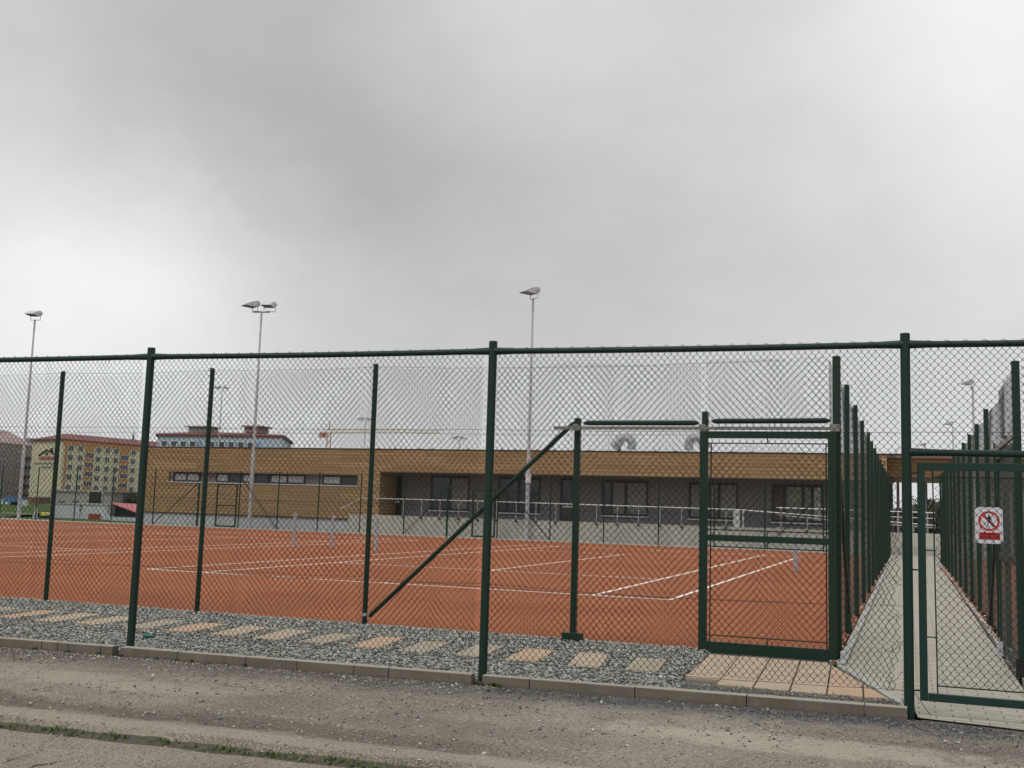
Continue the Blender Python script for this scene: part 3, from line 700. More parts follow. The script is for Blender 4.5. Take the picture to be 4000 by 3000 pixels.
chain('wire_mesh', M['wire'], CF, (12.74, YI-.036), (14.08, YI-.036), 2.44, 3.17, .0385, .0415, .00165, mkwarp(23, .012, None, None, .03))
m = MB()
for z_, sg in ((3.17, .05), (2.35, .02), (.60, .05), (1.5, .03)):
    pts = []
    P = [p[0] for p in cps]+[14.09]
    for a_, b_ in zip(P[:-1], P[1:]):
        for s in np.linspace(0, 1, 12)[:-1]:
            sg2 = sg*(b_-a_)/2.5*.9; X = a_+(b_-a_)*s; pts.append((X, YI-.042, z_-sg2*4*s*(1-s)*.5+.012*mn.noise(Vector((X*1.7, z_*5, 2)))))
    m.tube(pts, .0019, 4, False)
m.build('line_wire', M['wire'], CF)

# ---- sliding gate
SL = thing('sliding_gate', 'heavy framed green sliding gate beside the corner post of the clay court', 'gate', (13.45, -6.78, 0))
ya, yb = -6.80, -6.745
m = MB(); m.box(12.70, 12.785, ya, yb, .02, 2.375); m.box(14.04, 14.125, ya, yb, .02, 2.375)
m.box(12.785, 14.04, ya+.001, yb-.001, 2.30, 2.374); m.box(12.785, 14.04, ya+.001, yb-.001, .021, .135); m.box(12.785, 14.04, ya+.001, yb-.001, 1.195, 1.262)
m.build('gate_frame', M['green2'], SL, bevel=.004)
m = MB()
m.tube([(12.82, ya+.03, .135), (12.82, ya+.03, 2.25)], .008, 6); m.tube([(14.02, ya+.03, .135), (14.02, ya+.03, 2.25)], .008, 6)
for z_ in (2.245, 1.315, 1.135, .20): m.tube([(12.785, ya+.03, z_), (14.04, ya+.03, z_)], .0075, 6)
for z_ in ((.135, .20), (1.262, 1.315), (1.135, 1.195), (2.245, 2.30)): m.tube([(13.42, ya+.03, z_[0]), (13.42, ya+.03, z_[1])], .007, 6)
for z_ in (.75, 1.75): m.tube([(12.785, ya+.03, z_), (12.82, ya+.03, z_)], .006, 6); m.tube([(14.02, ya+.03, z_), (14.05, ya+.03, z_)], .006, 6)
m.build('tension_rod', M['green'], SL)
chain('wire_mesh', M['wire'], SL, (12.82, ya+.022), (14.02, ya+.022), .20, 2.245, .0385, .0415, .00175, mkwarp(31, .009, None, None, .012))
m = MB(); m.box(14.05, 14.19, ya-.03, yb+.02, -.01, .035); m.box(14.155, 14.20, ya-.02, yb, .035, .13); m.build('gate_stop', M['galv'], SL, bevel=.003)

# ---- fences either side of the walk
def corridor(name, label, Xc, ys_, H, y0, y1, seed, lateral, tall):
    T = thing(name, label, 'fence', (Xc, ys_[0], 0))
    for Yp in ys_:
        m = MB(); r_ = .034; m.tube([(Xc, Yp, -.08), (Xc+random.uniform(-.012, .012), Yp+random.uniform(-.01, .01), H)], r_, 12); m.tube([(Xc, Yp, H), (Xc, Yp, H+.008)], [.033, .03], 12)
        m.build('post', M['green2'], T, True)
    P = [v-y0 for v in [y0]+[v for v in ys_ if v > y0]+[y1]]
    chain('wire_mesh', M['wire_glint'], T, (Xc+lateral, y0), (Xc+lateral, y1), .06, H-.03, .0385, .0415, .0009, mkwarp(seed, .006, sagf(P)), detail=1)
    m = MB()
    for z_ in (H-.04, 1.9, .9, .08):
        pts = []
        for a_, b_ in zip(P[:-1], P[1:]):
            for s in np.linspace(0, 1, 8)[:-1]: pts.append((Xc+lateral, y0+a_+(b_-a_)*s, z_-.03*(b_-a_)/2.5*4*s*(1-s)*(z_ > .5)))
        m.tube(pts, .002, 4, False)
    m.build('line_wire', M['wire'], T)
    return T
yl = [-4.03,-1.40,1.30,3.93,6.51,8.94,11.5,14.1,16.7,19.3,21.9,24.5,27.1,29.7]
LF = corridor('walkway_fence', 'green chain link fence receding on the left of the paved walk', 14.085, yl, 3.19, -6.66, 29.7, 41, -.036, 3.19)
strut(LF, (14.105, -6.60, 2.50), (14.105, -3.72, .02), .024, nm='brace')
yr = [-1.64,.91,3.19,5.52,7.9,10.3,12.7,15.1,17.5,19.9,22.3]
RF = corridor('walkway_fence', 'green chain link fence receding on the right of the paved walk', 15.90, yr, 3.10, -4.2, 22.3, 47, .036, 3.1)
m = MB(); m.tube([(15.825, -6.95, -.05), (15.825, -6.95, 3.05)], .038, 18); m.tube([(15.825, -6.95, 3.05), (15.825, -6.95, 3.062)], [.043, .036], 18); m.build('post', M['green2'], RF, True)
m = MB(); m.box(15.865, 15.93, -4.62, -4.55, -.03, 2.50); m.box(15.865, 15.93, -3.32, -3.25, -.03, 2.50); m.build('post', M['green2'], RF)
chain('wire_mesh', M['wire_glint'], RF, (15.862, -6.9), (15.862, -4.25), 1.9, 3.05, .0385, .0415, .00105, mkwarp(51, .006), detail=1)
m = MB(); m.box(15.80, 15.83, -6.92, -3.2, 2.32, 2.365); m.build('sliding_rail', M['alu'], RF)
m = MB(); m.box(15.775, 15.86, -5.0, -4.88, 2.35, 2.44); m.build('rail_bracket', M['galv'], RF); m = MB(); m.box(15.755, 15.85, -6.90, -6.82, 2.33, 2.44); m.build('rail_bracket', M['galv'], RF)
strut(RF, (15.87, -4.55, 2.45), (15.87, -1.75, .05), .024)
SR = thing('sliding_gate', 'green mesh sliding gate seen edge on along the right side of the walk', 'gate', (15.82, -5.7, 0))
m = MB()
for Y_ in (-6.83, -4.66): m.box(15.80, 15.835, Y_, Y_+.06, .05, 2.28)
for z0, z1 in ((.05, .12), (1.06, 1.14), (2.21, 2.279)): m.box(15.801, 15.834, -6.77, -4.66, z0, z1)
m.build('gate_frame', M['green2'], SR)
chain('wire_mesh', M['wire_glint'], SR, (15.818, -6.77), (15.818, -4.66), .12, 2.2, .0385, .0415, .00105, mkwarp(53, .006), detail=1)
m = MB(); m.box(15.73, 15.79, -5.14, -4.98, .02, .15); m.box(15.70, 15.80, -5.16, -4.96, .012, .03); m.build('roller_stand', M['galv'], SR)
m = MB(); m.tube([(15.80, -6.99, .16), (15.80, -7.03, .16)], .02, 10); m.box(15.76, 15.84, -7.02, -6.99, .03, .20); m.build('foot_plate', M['black'], SR)
BR = thing('court_fence', 'green chain link fence leading off right from the post at the photo edge', 'fence', (17, -6.95, 0))
for X in (18.3, 20.8): m = MB(); m.tube([(X, -6.95, -.05), (X, -6.95, 3.1)], .031, 12); m.build('post', M['green2'], BR, True)
chain('wire_mesh', M['wire_glint'], BR, (15.83, -6.97), (20.8, -6.97), .06, 3.0, .0385, .0415, .00105, mkwarp(57, .006), detail=1)
# clay spilled on the kerb stones beside the walk
n = 2600; X = np.where(rng.random(n) < .5, 15.87+rng.normal(0, .05, n), 14.11+np.abs(rng.normal(0, .03, n))*-1); Y = rng.uniform(-6.9, 20, n)
stones('clay_crumbs', np.stack([X, Y, np.full(n, .03)], 1), rng.uniform(.006, .02, n), [M['clay'], M['line'], M['peb4']], rng.choice(3, n, p=[.74, .06, .2]))

# ------------------------------------------------------------------ far side of the courts
FF = thing('far_fence', 'long green chain link fence along the far edge of the clay courts', 'fence', (-12, 30.3, 0))
YF = 30.3
tall = [-43.0,-40.4,-37.8,-35.2,-32.5,-29.7,-27.1,-24.25,-18.7,-16.3,-13.87,-11.41,-8.92,-3.9,-1.2,1.44,4.04,6.6,8.84,11.34,13.9,16.4,18.9,21.4,24]
for X in tall:
    m = MB(); m.tube([(X, YF, 0), (X, YF, 3.06)], .032, 8); m.build('post', M['green2'], FF, True)
for X, H in ((-21.32, 2.36), (-6.56, 2.47)):
    m = MB(); m.box(X-.04, X+.04, YF-.04, YF+.04, 0, H); m.build('post', M['green2'], FF)
for a, b in (((-24.2,YF,.08),(-21.36,YF,2.36)), ((-18.66,YF,2.75),(-16.34,YF,.08)), ((-8.88,YF,.08),(-6.6,YF,2.40)), ((-3.86,YF,2.85),(-1.24,YF,.08)), ((8.8,YF,.08),(11.3,YF,2.5))):
    strut(FF, a, b, .024)
m = MB(); m.tube([(-21.3,YF,2.34),(-18.7,YF,2.34)], .024, 8); m.build('top_tube', M['green2'], FF, True); m = MB(); m.tube([(-6.5,YF,2.45),(-3.9,YF,2.45)], .024, 8); m.build('top_tube', M['green2'], FF, True)
chain('wire_mesh', M['wire_far'], FF, (-43, YF-.035), (13.9, YF-.035), .05, 3.02, .042, .045, .0010, None, detail=0)
m = MB()
for z_ in (3.02, 1.55, .08): m.tube([(-43,YF-.035,z_),(13.9,YF-.035,z_)], .003, 4)
m.build('line_wire', M['wire_far'], FF)
for lab, X0, X1 in (('small green mesh gate in the far fence before the timber wall', -20.1, -18.80), ('small green mesh gate in the far fence before the grey rendered wall', -5.2, -3.98)):
    T = thing('court_gate', lab, 'gate', ((X0+X1)/2, YF-.08, 0), 'gates in the far fence'); y0, y1 = YF-.11, YF-.05; m = MB()
    m.box(X0, X0+.07, y0, y1, .05, 2.36); m.box(X1-.07, X1, y0, y1, .05, 2.36); m.box(X0+.07, X1-.07, y0+.001, y1-.001, .051, .13); m.box(X0+.07, X1-.07, y0+.001, y1-.001, 2.28, 2.359); m.box(X0+.07, X1-.07, y0+.001, y1-.001, 1.16, 1.22)
    m.build('gate_frame', M['green2'], T); chain('wire_mesh', M['wire_far'], T, (X0+.07, y0+.02), (X1-.07, y0+.02), .13, 2.28, .042, .045, .0010, None, detail=0)

# net posts
for lab, X, Y_, r_, H in (('grey net post by the right sideline of the nearer court', 11.93, 11.885, .055, 1.07), ('grey net post by the left sideline of the nearer court', -.87, 11.885, .055, 1.16),
                   ('grey net post farthest left on the clay, at the second court', -4.10, 12.3, .055, 1.12), ('slender grey net post between two thicker ones on the clay', -2.85, 12.6, .045, 1.08)):
    T = thing('net_post', lab, 'net post', (X, Y_, 0), 'net posts standing on the clay')
    m = MB(); m.tube([(X, Y_, -.05), (X, Y_, H)], r_, 14); m.tube([(X, Y_, H), (X, Y_, H+.012)], [r_, r_*.6], 14); m.build('tube', M['netpost'], T, True)
    m = MB(); m.tube([(X, Y_, 0), (X, Y_, .012)], r_*1.9, 14); m.build('ground_sleeve', M['rust'], T)
    if X < 5: m = MB(); m.tube([(X, Y_-.05, H-.08), (X+.09, Y_-.05, H-.05)], .018, 8); m.build('winch_handle', M['galv'], T)

# floodlight masts
def lamp(T, X, Y_, Z, yaw, sc=1.0, name='floodlight'):
    """wide asymmetric flood: shallow housing with visor, glass underneath, U bracket"""
    ca, sa = math.cos(yaw), math.sin(yaw)
    def tr(p): x_, y_, z_ = [q*sc for q in p]; return (X+x_*ca-y_*sa, Y_+x_*sa+y_*ca, Z+z_)
    m = MB()     # local: -y is the front, x width .56
    w = .27
    # housing: profile in (y,z)
    pr = [(-.62,.02),(-.60,.05),(-.30,.20),(.02,.30),(.16,.28),(.22,.16),(.16,.03),(.0,-.02)]
    A = [tr((-w, a, b)) for a, b in pr]; B = [tr((w, a, b)) for a, b in pr]; n = len(pr)
    m.add(A+B, [tuple(range(n)), tuple(reversed(range(n, 2*n)))]+[(i, n+i, n+(i+1) % n, (i+1) % n) for i in range(n)])
    h = m.build('lamp_housing', M['galv'], T)
    m = MB(); m.hexa([tr(p) for p in ((-w*.9,-.58,.0),(w*.9,-.58,.0),(w*.9,.02,-.035),(-w*.9,.02,-.035),(-w*.9,-.58,.02),(w*.9,-.58,.02),(w*.9,.02,-.005),(-w*.9,.02,-.005))]); m.build('lamp_glass', M['lampglass'], h)
    m = MB(); m.tube([tr((w+.03, .02, .12)), tr((w+.03, .06, -.22)), tr((-w-.03, .06, -.22)), tr((-w-.03, .02, .12))], .022*sc, 6); m.tube([tr((w-.02,.12,.16)), tr((w+.07,.12,.16))], .06*sc, 8); m.build('bracket', M['galv'], T)
def mast(label, X, Y_, H, lamps, bar=None):
    T = thing('floodlight_mast', label, 'floodlight', (X, Y_, 0), 'tall galvanised floodlight masts behind the courts')
    m = MB(); m.tube([(X,Y_,0),(X,Y_,3.9)], .105, 14); m.tube([(X,Y_,3.9),(X,Y_,3.98)], [.12,.10], 14); m.tube([(X,Y_,3.98),(X,Y_,8.0)], [.085,.070], 14); m.tube([(X,Y_,8.0),(X,Y_,H-.55)], [.062,.050], 14)
    m.tube([(X,Y_,H-.65),(X,Y_,H-.55)], .066, 12); m.tube([(X,Y_,H-.55),(X,Y_,H)], .056, 12)
    m.build('mast_tube', M['galv'], T, True)
    if bar: m = MB(); m.tube([(X-.46*math.cos(bar),Y_-.46*math.sin(bar),H-.04),(X+.46*math.cos(bar),Y_+.46*math.sin(bar),H-.04)], .055, 10); m.build('cross_arm', M['galv'], T, True)
    for (dx, dy, yaw) in lamps: lamp(T, X+dx, Y_+dy, H+.22, yaw, 1.08)
    return T
mast('leftmost tall mast with one floodlight head', -34.1, 30.65, 11.97-.1, [(0,0,R(10))])
mast('tall mast carrying two floodlight heads on a cross arm', -18.226, 30.65, 11.80, [(-.42,-.10,R(-32)),(.42,.10,R(12))], R(14))
mast('tall mast with one floodlight head behind the diagonal brace', -2.496, 30.65, 11.97-.1, [(0,0,R(-38))])
m = MB(); m.box(-2.56,-2.30,30.42,30.52,2.75,3.15); 
o = m.build('junction_box', M['white'], bpy.data.objects['floodlight_mast.002'])
# smaller lights farther off
def smalllight(label, X, Y_, H, heads, arm=.9):
    T = thing('floodlight_pole', label, 'floodlight', (X, Y_, -.2), 'distant floodlight poles')
    m = MB(); m.tube([(X,Y_,-.2),(X,Y_,H)], [.06,.04], 8)
    m.build('pole', M['galv'], T, True)
    for (dx, yaw) in heads: lamp(T, X+dx, Y_, H+.1, yaw, arm)
for lab, (px1, py1), heads in (('double headed floodlight pole in line with the third fence post', (868, 1522), [(-.35, R(-60)), (.35, R(60))]), ('double headed floodlight pole just left of the middle court fence post', (1428, 1645), [(-.3, R(-60)), (.3, R(60))]),
        ('short looking double headed floodlight pole above the flat roof', (1795, 1718), [(-.25, R(-60)), (.25, R(60))])):
    q = on(px1, py1, 60); smalllight(lab, q[0], q[1], q[2], heads, .72)
for lab, (px1, py1), Yd, s_ in (('highest floodlight pole above the walkway', (3800, 1510), 30, 1.0), ('middle floodlight pole above the walkway', (3722, 1665), 48, 1.05), ('lowest floodlight pole above the walkway', (3615, 1745), 72, 1.1)):
    q = on(px1, py1, Yd); smalllight(lab, q[0], q[1], q[2], [(-.08, R(-85))], .62*s_)

# ------------------------------------------------------------------ clubhouse
YW = 32.5; YG = 34.5; ZT = 4.40; ZL = 3.22
CH = thing('clubhouse', 'long low flat roofed clubhouse with timber cladding above grey walls', 'building', (-6, 34, 0))
def wbox(nm, mat, *b, parent=CH, bev=0):
    m = MB(); m.box(*b); return m.build(nm, M[mat], parent, bevel=bev)
# left timber wing with a window slot
wx0, wx1, wz0, wz1 = -25.1, -12.83, 2.45, 3.02
m = MB(); XL, XR = -27.0, -11.5
m.box(XL, XR, YW, YW+.25, wz1, ZT); m.box(XL, XR, YW, YW+.25, .68, wz0); m.box(XL, wx0, YW, YW+.25, wz0, wz1); m.box(wx1, XR, YW, YW+.25, wz0, wz1)
m.box(XR-.25, XR, YW+.25, YG, .68, ZL-.004)
m.build('timber_wall', M['timber'], CH)
wbox('timber_fascia', 'timber', XR, 13.95, YW, YW+.25, ZL, ZT)
wbox('plinth', 'plinth', -27.1, XR-.03, YW+.06, YW+.3, -.1, .66)
wbox('drip_edge', 'fascia_dark', -27.0, XR, YW-.03, YW+.02, .655, .69)
wbox('drip_edge', 'fascia_dark', XR+.01, 13.9, YW-.03, YW+.3, ZL-.05, ZL-.004)
wbox('parapet_cap', 'fascia_dark', -27.02, 22, YW-.04, YW+.29, ZT+.002, ZT+.05)
wbox('roof', 'roofmem', -27, 22, YW+.3, 52, ZT-.1, ZT+.015)
wbox('soffit', 'soffit', XR+.01, 13.95, YW+.26, YG+.02, ZL+.02, ZL+.1)
wbox('grey_wall', 'greywall', XR-.1, 13.95, YG, YG+.3, .5, ZL+.3)
wbox('end_wall', 'greywall', 13.75, 13.95, YG+.31, 52, -.1, ZT-.11)
# slot recess and its windows
wbox('window_recess', 'greywall', wx0, wx1, YW+.30, YW+.36, wz0, wz1)
m = MB(); m.box(wx0, wx1, YW-.05, YW+.24, wz0-.045, wz0-.001); m.build('window_sill', M['white'], CH)
for k, (pa, pb, style) in enumerate(((668,771,0),(834,931,1),(935,1040,1),(1045,1183,2),(1251,1397,1))):
    xa, xb = on(pa, 1870, YW)[0], on(pb, 1870, YW)[0]
    m = MB(); m.box(xa, xb, YW+.22, YW+.29, wz0+.02, wz0+.10); m.box(xa, xb, YW+.22, YW+.29, wz1-.12, wz1-.002); m.box(xa, xa+.09, YW+.22, YW+.29, wz0+.1, wz1-.12); m.box(xb-.09, xb, YW+.22, YW+.29, wz0+.1, wz1-.12); m.box((xa+xb)/2-.05, (xa+xb)/2+.05, YW+.22, YW+.29, wz0+.1, wz1-.12)
    w_ = m.build('window', M['frame'], CH)
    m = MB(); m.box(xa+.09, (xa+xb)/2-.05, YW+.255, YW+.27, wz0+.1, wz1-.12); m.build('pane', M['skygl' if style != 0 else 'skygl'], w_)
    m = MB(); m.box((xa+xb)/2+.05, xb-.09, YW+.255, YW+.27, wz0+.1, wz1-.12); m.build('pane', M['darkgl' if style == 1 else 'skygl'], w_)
# grey wall openings: x-left, x-right, ztop, zbottom, (mullions), pane styles, sill?
ops = [(1497,1570,3.06,.95,[],['darkgl'],0,'door'), (1682,1832,3.12,1.28,[.52],['darkgl','blind'],1,'window'), (1945,2110,3.12,1.27,[.5],['darkgl','darkgl'],1,'window'), (2189,2265,3.12,.95,[],['darkgl'],0,'door'),
       (2351,2531,3.05,1.29,[.22,.53],['darkgl','blind','blind'],1,'window'), (2691,2883,3.03,1.26,[.40,.62],['blind','greengl','blind'],1,'window'), (3015,3214,3.01,1.23,[.26,.62,.80],['soffit','greengl','greengl','skygl'],1,'window')]
for (pa, pb, z1, z0, mul, pst, sill, nm) in ops:
    xa, xb = on(pa, 1950, YG)[0], on(pb, 1950, YG)[0]; L = xb-xa
    m = MB(); m.box(xa, xb, YG-.05, YG-.005, z1-.10, z1); m.box(xa, xb, YG-.05, YG-.005, z0, z0+.10); m.box(xa, xa+.11, YG-.05, YG-.005, z0+.1, z1-.1); m.box(xb-.08, xb, YG-.05, YG-.005, z0+.1, z1-.1)
    edges = [xa+.11]
    for q in mul: m.box(xa+L*q-.07, xa+L*q+.07, YG-.052, YG-.005, z0+.1, z1-.1); edges += [xa+L*q-.07, xa+L*q+.07]
    edges.append(xb-.08)
    w_ = m.build(nm, M['frame'], CH)
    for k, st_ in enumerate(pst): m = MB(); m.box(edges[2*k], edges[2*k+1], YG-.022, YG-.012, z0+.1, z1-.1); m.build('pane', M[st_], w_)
    if sill: m = MB(); m.box(xa-.03, xb+.05, YG-.16, YG-.053, z0-.06, z0-.005); m.build('sill', M['white'], w_)
    if nm == 'door': m = MB(); m.box(xa+.15, xb-.12, YG-.12, YG-.06, 1.62, 1.72); m.build('push_bar', M['white'], w_)
# canopy bridging the walk
wbox('canopy_fascia', 'timber', 13.96, 22, YW+.9, YW+1.1, 3.46, ZT)
wbox('canopy_soffit', 'soffit', 13.96, 22, YW+1.11, 36, 3.30, 3.44)
wbox('canopy_beam', 'soffit', 13.97, 22, YW+.88, YW+1.0, 3.19, 3.45)
m = MB(); m.box(16.95, 22, YW+1.2, 46, -.1, 3.29); m.build('side_wall', M['greywall'], CH)
for a, X in ((0, 13.97), ): pass
# roof ducts
def duct(label, X, sgn, H=.95):
    T = thing('roof_duct', label, 'ventilation duct', (X, 36, ZT), 'curved ducts on the clubhouse roof')
    m = MB(); m.tube([(X,36,ZT),(X,36,ZT+.30)], .27, 14); m.build('duct_base', M['white'], T, True)
    pts = [(X,36,ZT+.30),(X,36,ZT+.55)]; rs = [.22,.23]
    for k in range(1, 8):
        a = math.pi*k/8; pts.append((X-sgn*(.36-.36*math.cos(a)), 36, ZT+.60+.40*math.sin(a))); rs.append(.24)
    pts.append((X-sgn*.95, 36, ZT+.42)); rs.append(.30)
    m = MB(); m.tube(pts, rs, 12, False); m.build('elbow', M['duct'], T)
duct('curved metal roof duct with its mouth turned left', 1.33, 1); duct('curved metal roof duct half hidden by the gate post', 4.30, -1)
o = MB(); o.tube([(.62,36,ZT),(.62,36,ZT+.30)], .09, 10); o.tube([(.62,36,ZT+.30),(.62,36,ZT+.36)], .11, 10)
tag(o.build('vent_pipe', M['black'], origin=(.62,36,ZT)), 'short black vent pipe below the left roof duct', 'vent pipe')
for k, (px1, w) in enumerate(((1480,.2),(1545,.15),(1640,.3),(1690,.15),(1830,.15),(1960,.2),(2015,.15),(2100,.15),(2165,.15),(2240,.2),(2305,.15),(2560,.15),(2640,.25),(2860,.35),(2940,.15),(3060,.15),(3140,.2))):
    q = on(px1, 1755, 33.2); o = MB(); o.box(q[0]-w/2, q[0]+w/2, 33.1, 33.2, ZT+.015, ZT+.10); o.box(q[0]-.02, q[0]+.02, 33.13, 33.17, ZT+.10, ZT+.16)
    tag(o.build('lightning_clip', M['black'], origin=(q[0], 33.15, ZT+.015)), 'tiny dark clip on the flat roof edge', 'roof clip', 'clips along the clubhouse roof edge')
# retaining wall + railings
RW = thing('retaining_wall', 'low panelled concrete wall in front of the grey clubhouse wall', 'wall', (0, 31.1, 0))
m = MB(); m.box(-12.45, 18, 31.0, 31.25, -.2, .95); m.build('wall_body', M['wallc'], RW)
m = MB(); m.box(-12.5, 18, 31.26, 34.49, .5, .86); m.build('terrace_slab', M['strip'], RW)
m = MB(); m.box(14.2, 15.8, 30.62, 30.98, 0, .36); m.build('lower_step', M['strip'], RW)
def railing(label, pts, posts, base, mid=None):
    T = thing('handrail', label, 'railing', (pts[0][0], pts[0][1], base), 'steel handrails by the clubhouse')
    m = MB(); m.tube(pts, .028, 8); m.build('top_rail', M['steelw'], T, True)
    for X in posts:
        zt_ = np.interp(X, [p[0] for p in pts], [p[2] for p in pts]); y_ = pts[1][1] if len(pts) > 1 else pts[0][1]
        m = MB(); m.tube([(X, y_, base), (X, y_, zt_-.02)], .022, 6); m.build('baluster', M['steelw'], T, True); m = MB(); m.box(X-.05, X+.05, y_-.06, y_+.03, base-.12, base-.02); m.build('foot', M['fascia_dark'], T)
    if mid: m = MB(); m.tube(mid, .018, 6); m.build('mid_rail', M['steelw'], T, True)
yr_ = 30.96
railing('long bright handrail on the retaining wall, sloping down at its left end', [(-12.9,yr_,1.22),(-11.76,yr_,1.79),(-5,yr_,1.80),(7.5,yr_,1.74),(11.5,yr_,1.54),(15.9,yr_,1.30)], list(np.arange(-9.3, 8.0, 1.02)), .95)
railing('upper ramp handrail starting beside the last window', [(9.24,31.12,1.88),(15.9,31.12,1.84)], [9.45,11.6,13.2,14.4,15.6], .95)
railing('lower ramp handrail beneath the upper one', [(9.26,31.05,1.56),(11.5,31.05,1.40),(15.9,31.05,1.20)], [10.6,12.3,14.0], .95, [(14.1,31.4,1.62),(15.9,31.4,1.60)])
o = MB(); o.tube([(9.4,30.93,.88),(9.4,30.99,.88)], .14, 14); o.build('lamp_disc', M['wallc'], RW)
o = MB(); o.box(7.2,7.5,31.9,32.0,.86,1.75); o.box(7.62,7.68,31.9,32.0,.86,1.75); tag(o.build('locker_post', M['plinth'], origin=(7.4,31.95,.86)), 'pale upright panel pair behind the handrail', 'panel')

# ------------------------------------------------------------------ left background
m = MB(); m.add([(-80,31.0,-.02),(-27.2,31.0,-.02),(-27.2,38.6,-.02),(-80,38.6,-.02)], [(0,1,2,3)]); m.add([(-80,34,-.03),(-38.9,34,-.03),(-39.3,40,.42),(-80,40,.55),(-80,64,.9),(-41,64,.9)], [(0,1,2,3),(3,2,5,4)]); struct(m.build('grass_bank', M['grass']))
o = MB(); q0, q1 = on(0,2001,33), on(128,2009,33); o.tube([q0-np.array([3,0,0]), q1], .03, 6)
for X in np.linspace(q0[0]-2, q1[0], 5): o.tube([(X,33,-.1),(X,33,q0[2]-.02)], .02, 5)
tag(o.build('low_rail', M['strip'], origin=(q0[0],33,0)), 'thin pale low rail crossing the grass bank', 'rail')
HUT = thing('service_hut', 'white flat roofed hut with a red shutter at the far left corner of the courts', 'hut', (-36, 38, 0))
wx = [on(205,1972,38)[0], on(431,1972,38)[0]]
m = MB(); m.box(wx[0], wx[1], 38, 40.5, -.3, .90); m.build('hut_wall', M['hutw'], HUT)
m = MB(); m.box(wx[0]-.03, wx[1]+.03, 37.95, 40.6, .90, .97); m.build('roof_slab', M['strip'], HUT)
a, b = on(348,2006,38), on(392,2037,38)
m = MB(); 
for k in range(5): z0 = b[2]+(a[2]-b[2])*k/5; m.box(a[0], b[0], 37.94, 37.99, z0+.01, b[2]+(a[2]-b[2])*(k+1)/5-.008)
m.build('roller_shutter', M['shutter'], HUT)
h = on(315,1990,37.985); m = MB(); m.poly([(h[0]+.12*(16*math.sin(t_)**3)/16*1.0, 37.985, h[2]+.11*(13*math.cos(t_)-5*math.cos(2*t_)-2*math.cos(3*t_)-math.cos(4*t_))/16) for t_ in np.linspace(0, 2*math.pi, 25)[:-1]]); m.build('painted_heart', M['rust'], HUT)
m = MB(); m.box(h[0]-.10, h[0]+.10, 37.97, 37.99, h[2]+.16, h[2]+.26); m.bar((h[0],37.985,h[2]-.1),(h[0]-.04,37.985,h[2]-.5),.03,.01); m.build('painted_stem', M['fol_dark'], HUT)
h = on(423,1990,37.985); m = MB(); m.box(h[0]-.07, h[0]+.07, 37.97, 37.99, h[2]-.25, h[2]+.22); m.build('painted_strip', M['palered'], HUT)
SB = thing('score_board', 'black square board in a pale frame standing behind the hut', 'board', (-35, 39.4, .9))
a, b = on(354,1921,41), on(399,1967,41); m = MB(); m.box(a[0], b[0], 40.9, 41.0, b[2], a[2]); m.build('panel', M['black'], SB)
m = MB(); m.box(a[0]-.10, a[0]-.002, 40.88, 41.02, -.2, a[2]+.15); m.box(b[0]+.002, b[0]+.10, 40.88, 41.02, -.2, a[2]+.15); m.box(a[0], b[0], 40.88, 41.02, a[2]+.002, a[2]+.12); m.build('frame', M['greypl'], SB)
GA = thing('grey_outbuilding', 'low grey outbuilding with two small windows behind the white hut', 'building', (-37, 44, 0))
a, b = on(200,1917,44), on(432,1972,44); m = MB(); m.box(a[0], b[0], 44, 49, -.2, a[2]); m.build('wall', M['greypl'], GA)
for k in (232, 285): c_ = on(k,1963,44); m = MB(); m.box(c_[0]-.02, c_[0]+.55, 43.96, 43.995, c_[2]-.07, c_[2]+.10); m.build('window', M['wing'], GA)
m = MB(); m.box(a[0]-.1, b[0]+.1, 43.9, 49.1, a[2]+.001, a[2]+.12); m.build('roof', M['strip'], GA)
SH = thing('shed', 'open shed with a pink red mono pitch roof beside the timber wall', 'shed', (-32.6, 38.5, 0))
a, b, c_ = on(434,1968,38.4), on(600,1972,39.5), on(600,2027,37.0)
m = MB(); m.prism([a, on(434,1966,40.5), on(640,1978,40.5), c_+np.array([.3,0,-.1])], (0,0,.06)); m.build('roof', M['redroof2'], SH)
m = MB(); m.poly([(a[0],38.6,-.2),(c_[0],38.6,-.2),(c_[0],38.6,c_[2]-.02),(a[0],38.6,a[2]-.02)]); m.box(a[0],a[0]+.06,38.2,38.3,-.2,a[2]-.02); m.box(a[0]+.7,a[0]+.75,38.0,38.06,-.2,a[2]-.28); m.build('back_wall', M['frame'], SH)
o = MB(); a, b = on(428,2018,36.3), on(610,2030,36.3); o.box(a[0], b[0], 36.3, 36.36, -.2, a[2]); tag(o.build('white_screen', M['hutw'], origin=(a[0],36.3,0)), 'low white screen in front of the open shed', 'screen')
# hedge and bushes
def leafmass(n, cen, rad, size, box=False):
    P = rng.normal(0, 1, (n, 3)); P /= np.linalg.norm(P, axis=1)[:, None]; P *= (rng.random(n)**.4)[:, None]
    if box: P = rng.uniform(-1, 1, (n, 3)); P[:, 2] = P[:, 2]*(1-.18*rng.random(n))
    lump = 1+.22*np.sin(P[:, 0]*7+cen[0])*np.cos(P[:, 2]*6)*1
    C0 = P*np.array(rad)*lump[:, None]+np.array(cen); a = rng.normal(0, 1, (n, 3)); b = rng.normal(0, 1, (n, 3))
    a /= np.linalg.norm(a, axis=1)[:, None]; b = np.cross(a, b); b /= np.linalg.norm(b, axis=1)[:, None]
    s = size*rng.uniform(.5, 1.3, n)[:, None]
    V = np.stack([C0-a*s, C0+b*s*.6, C0+a*s, C0-b*s*.6], 1).reshape(-1, 3)
    return V, np.arange(n*4).reshape(n, 4)
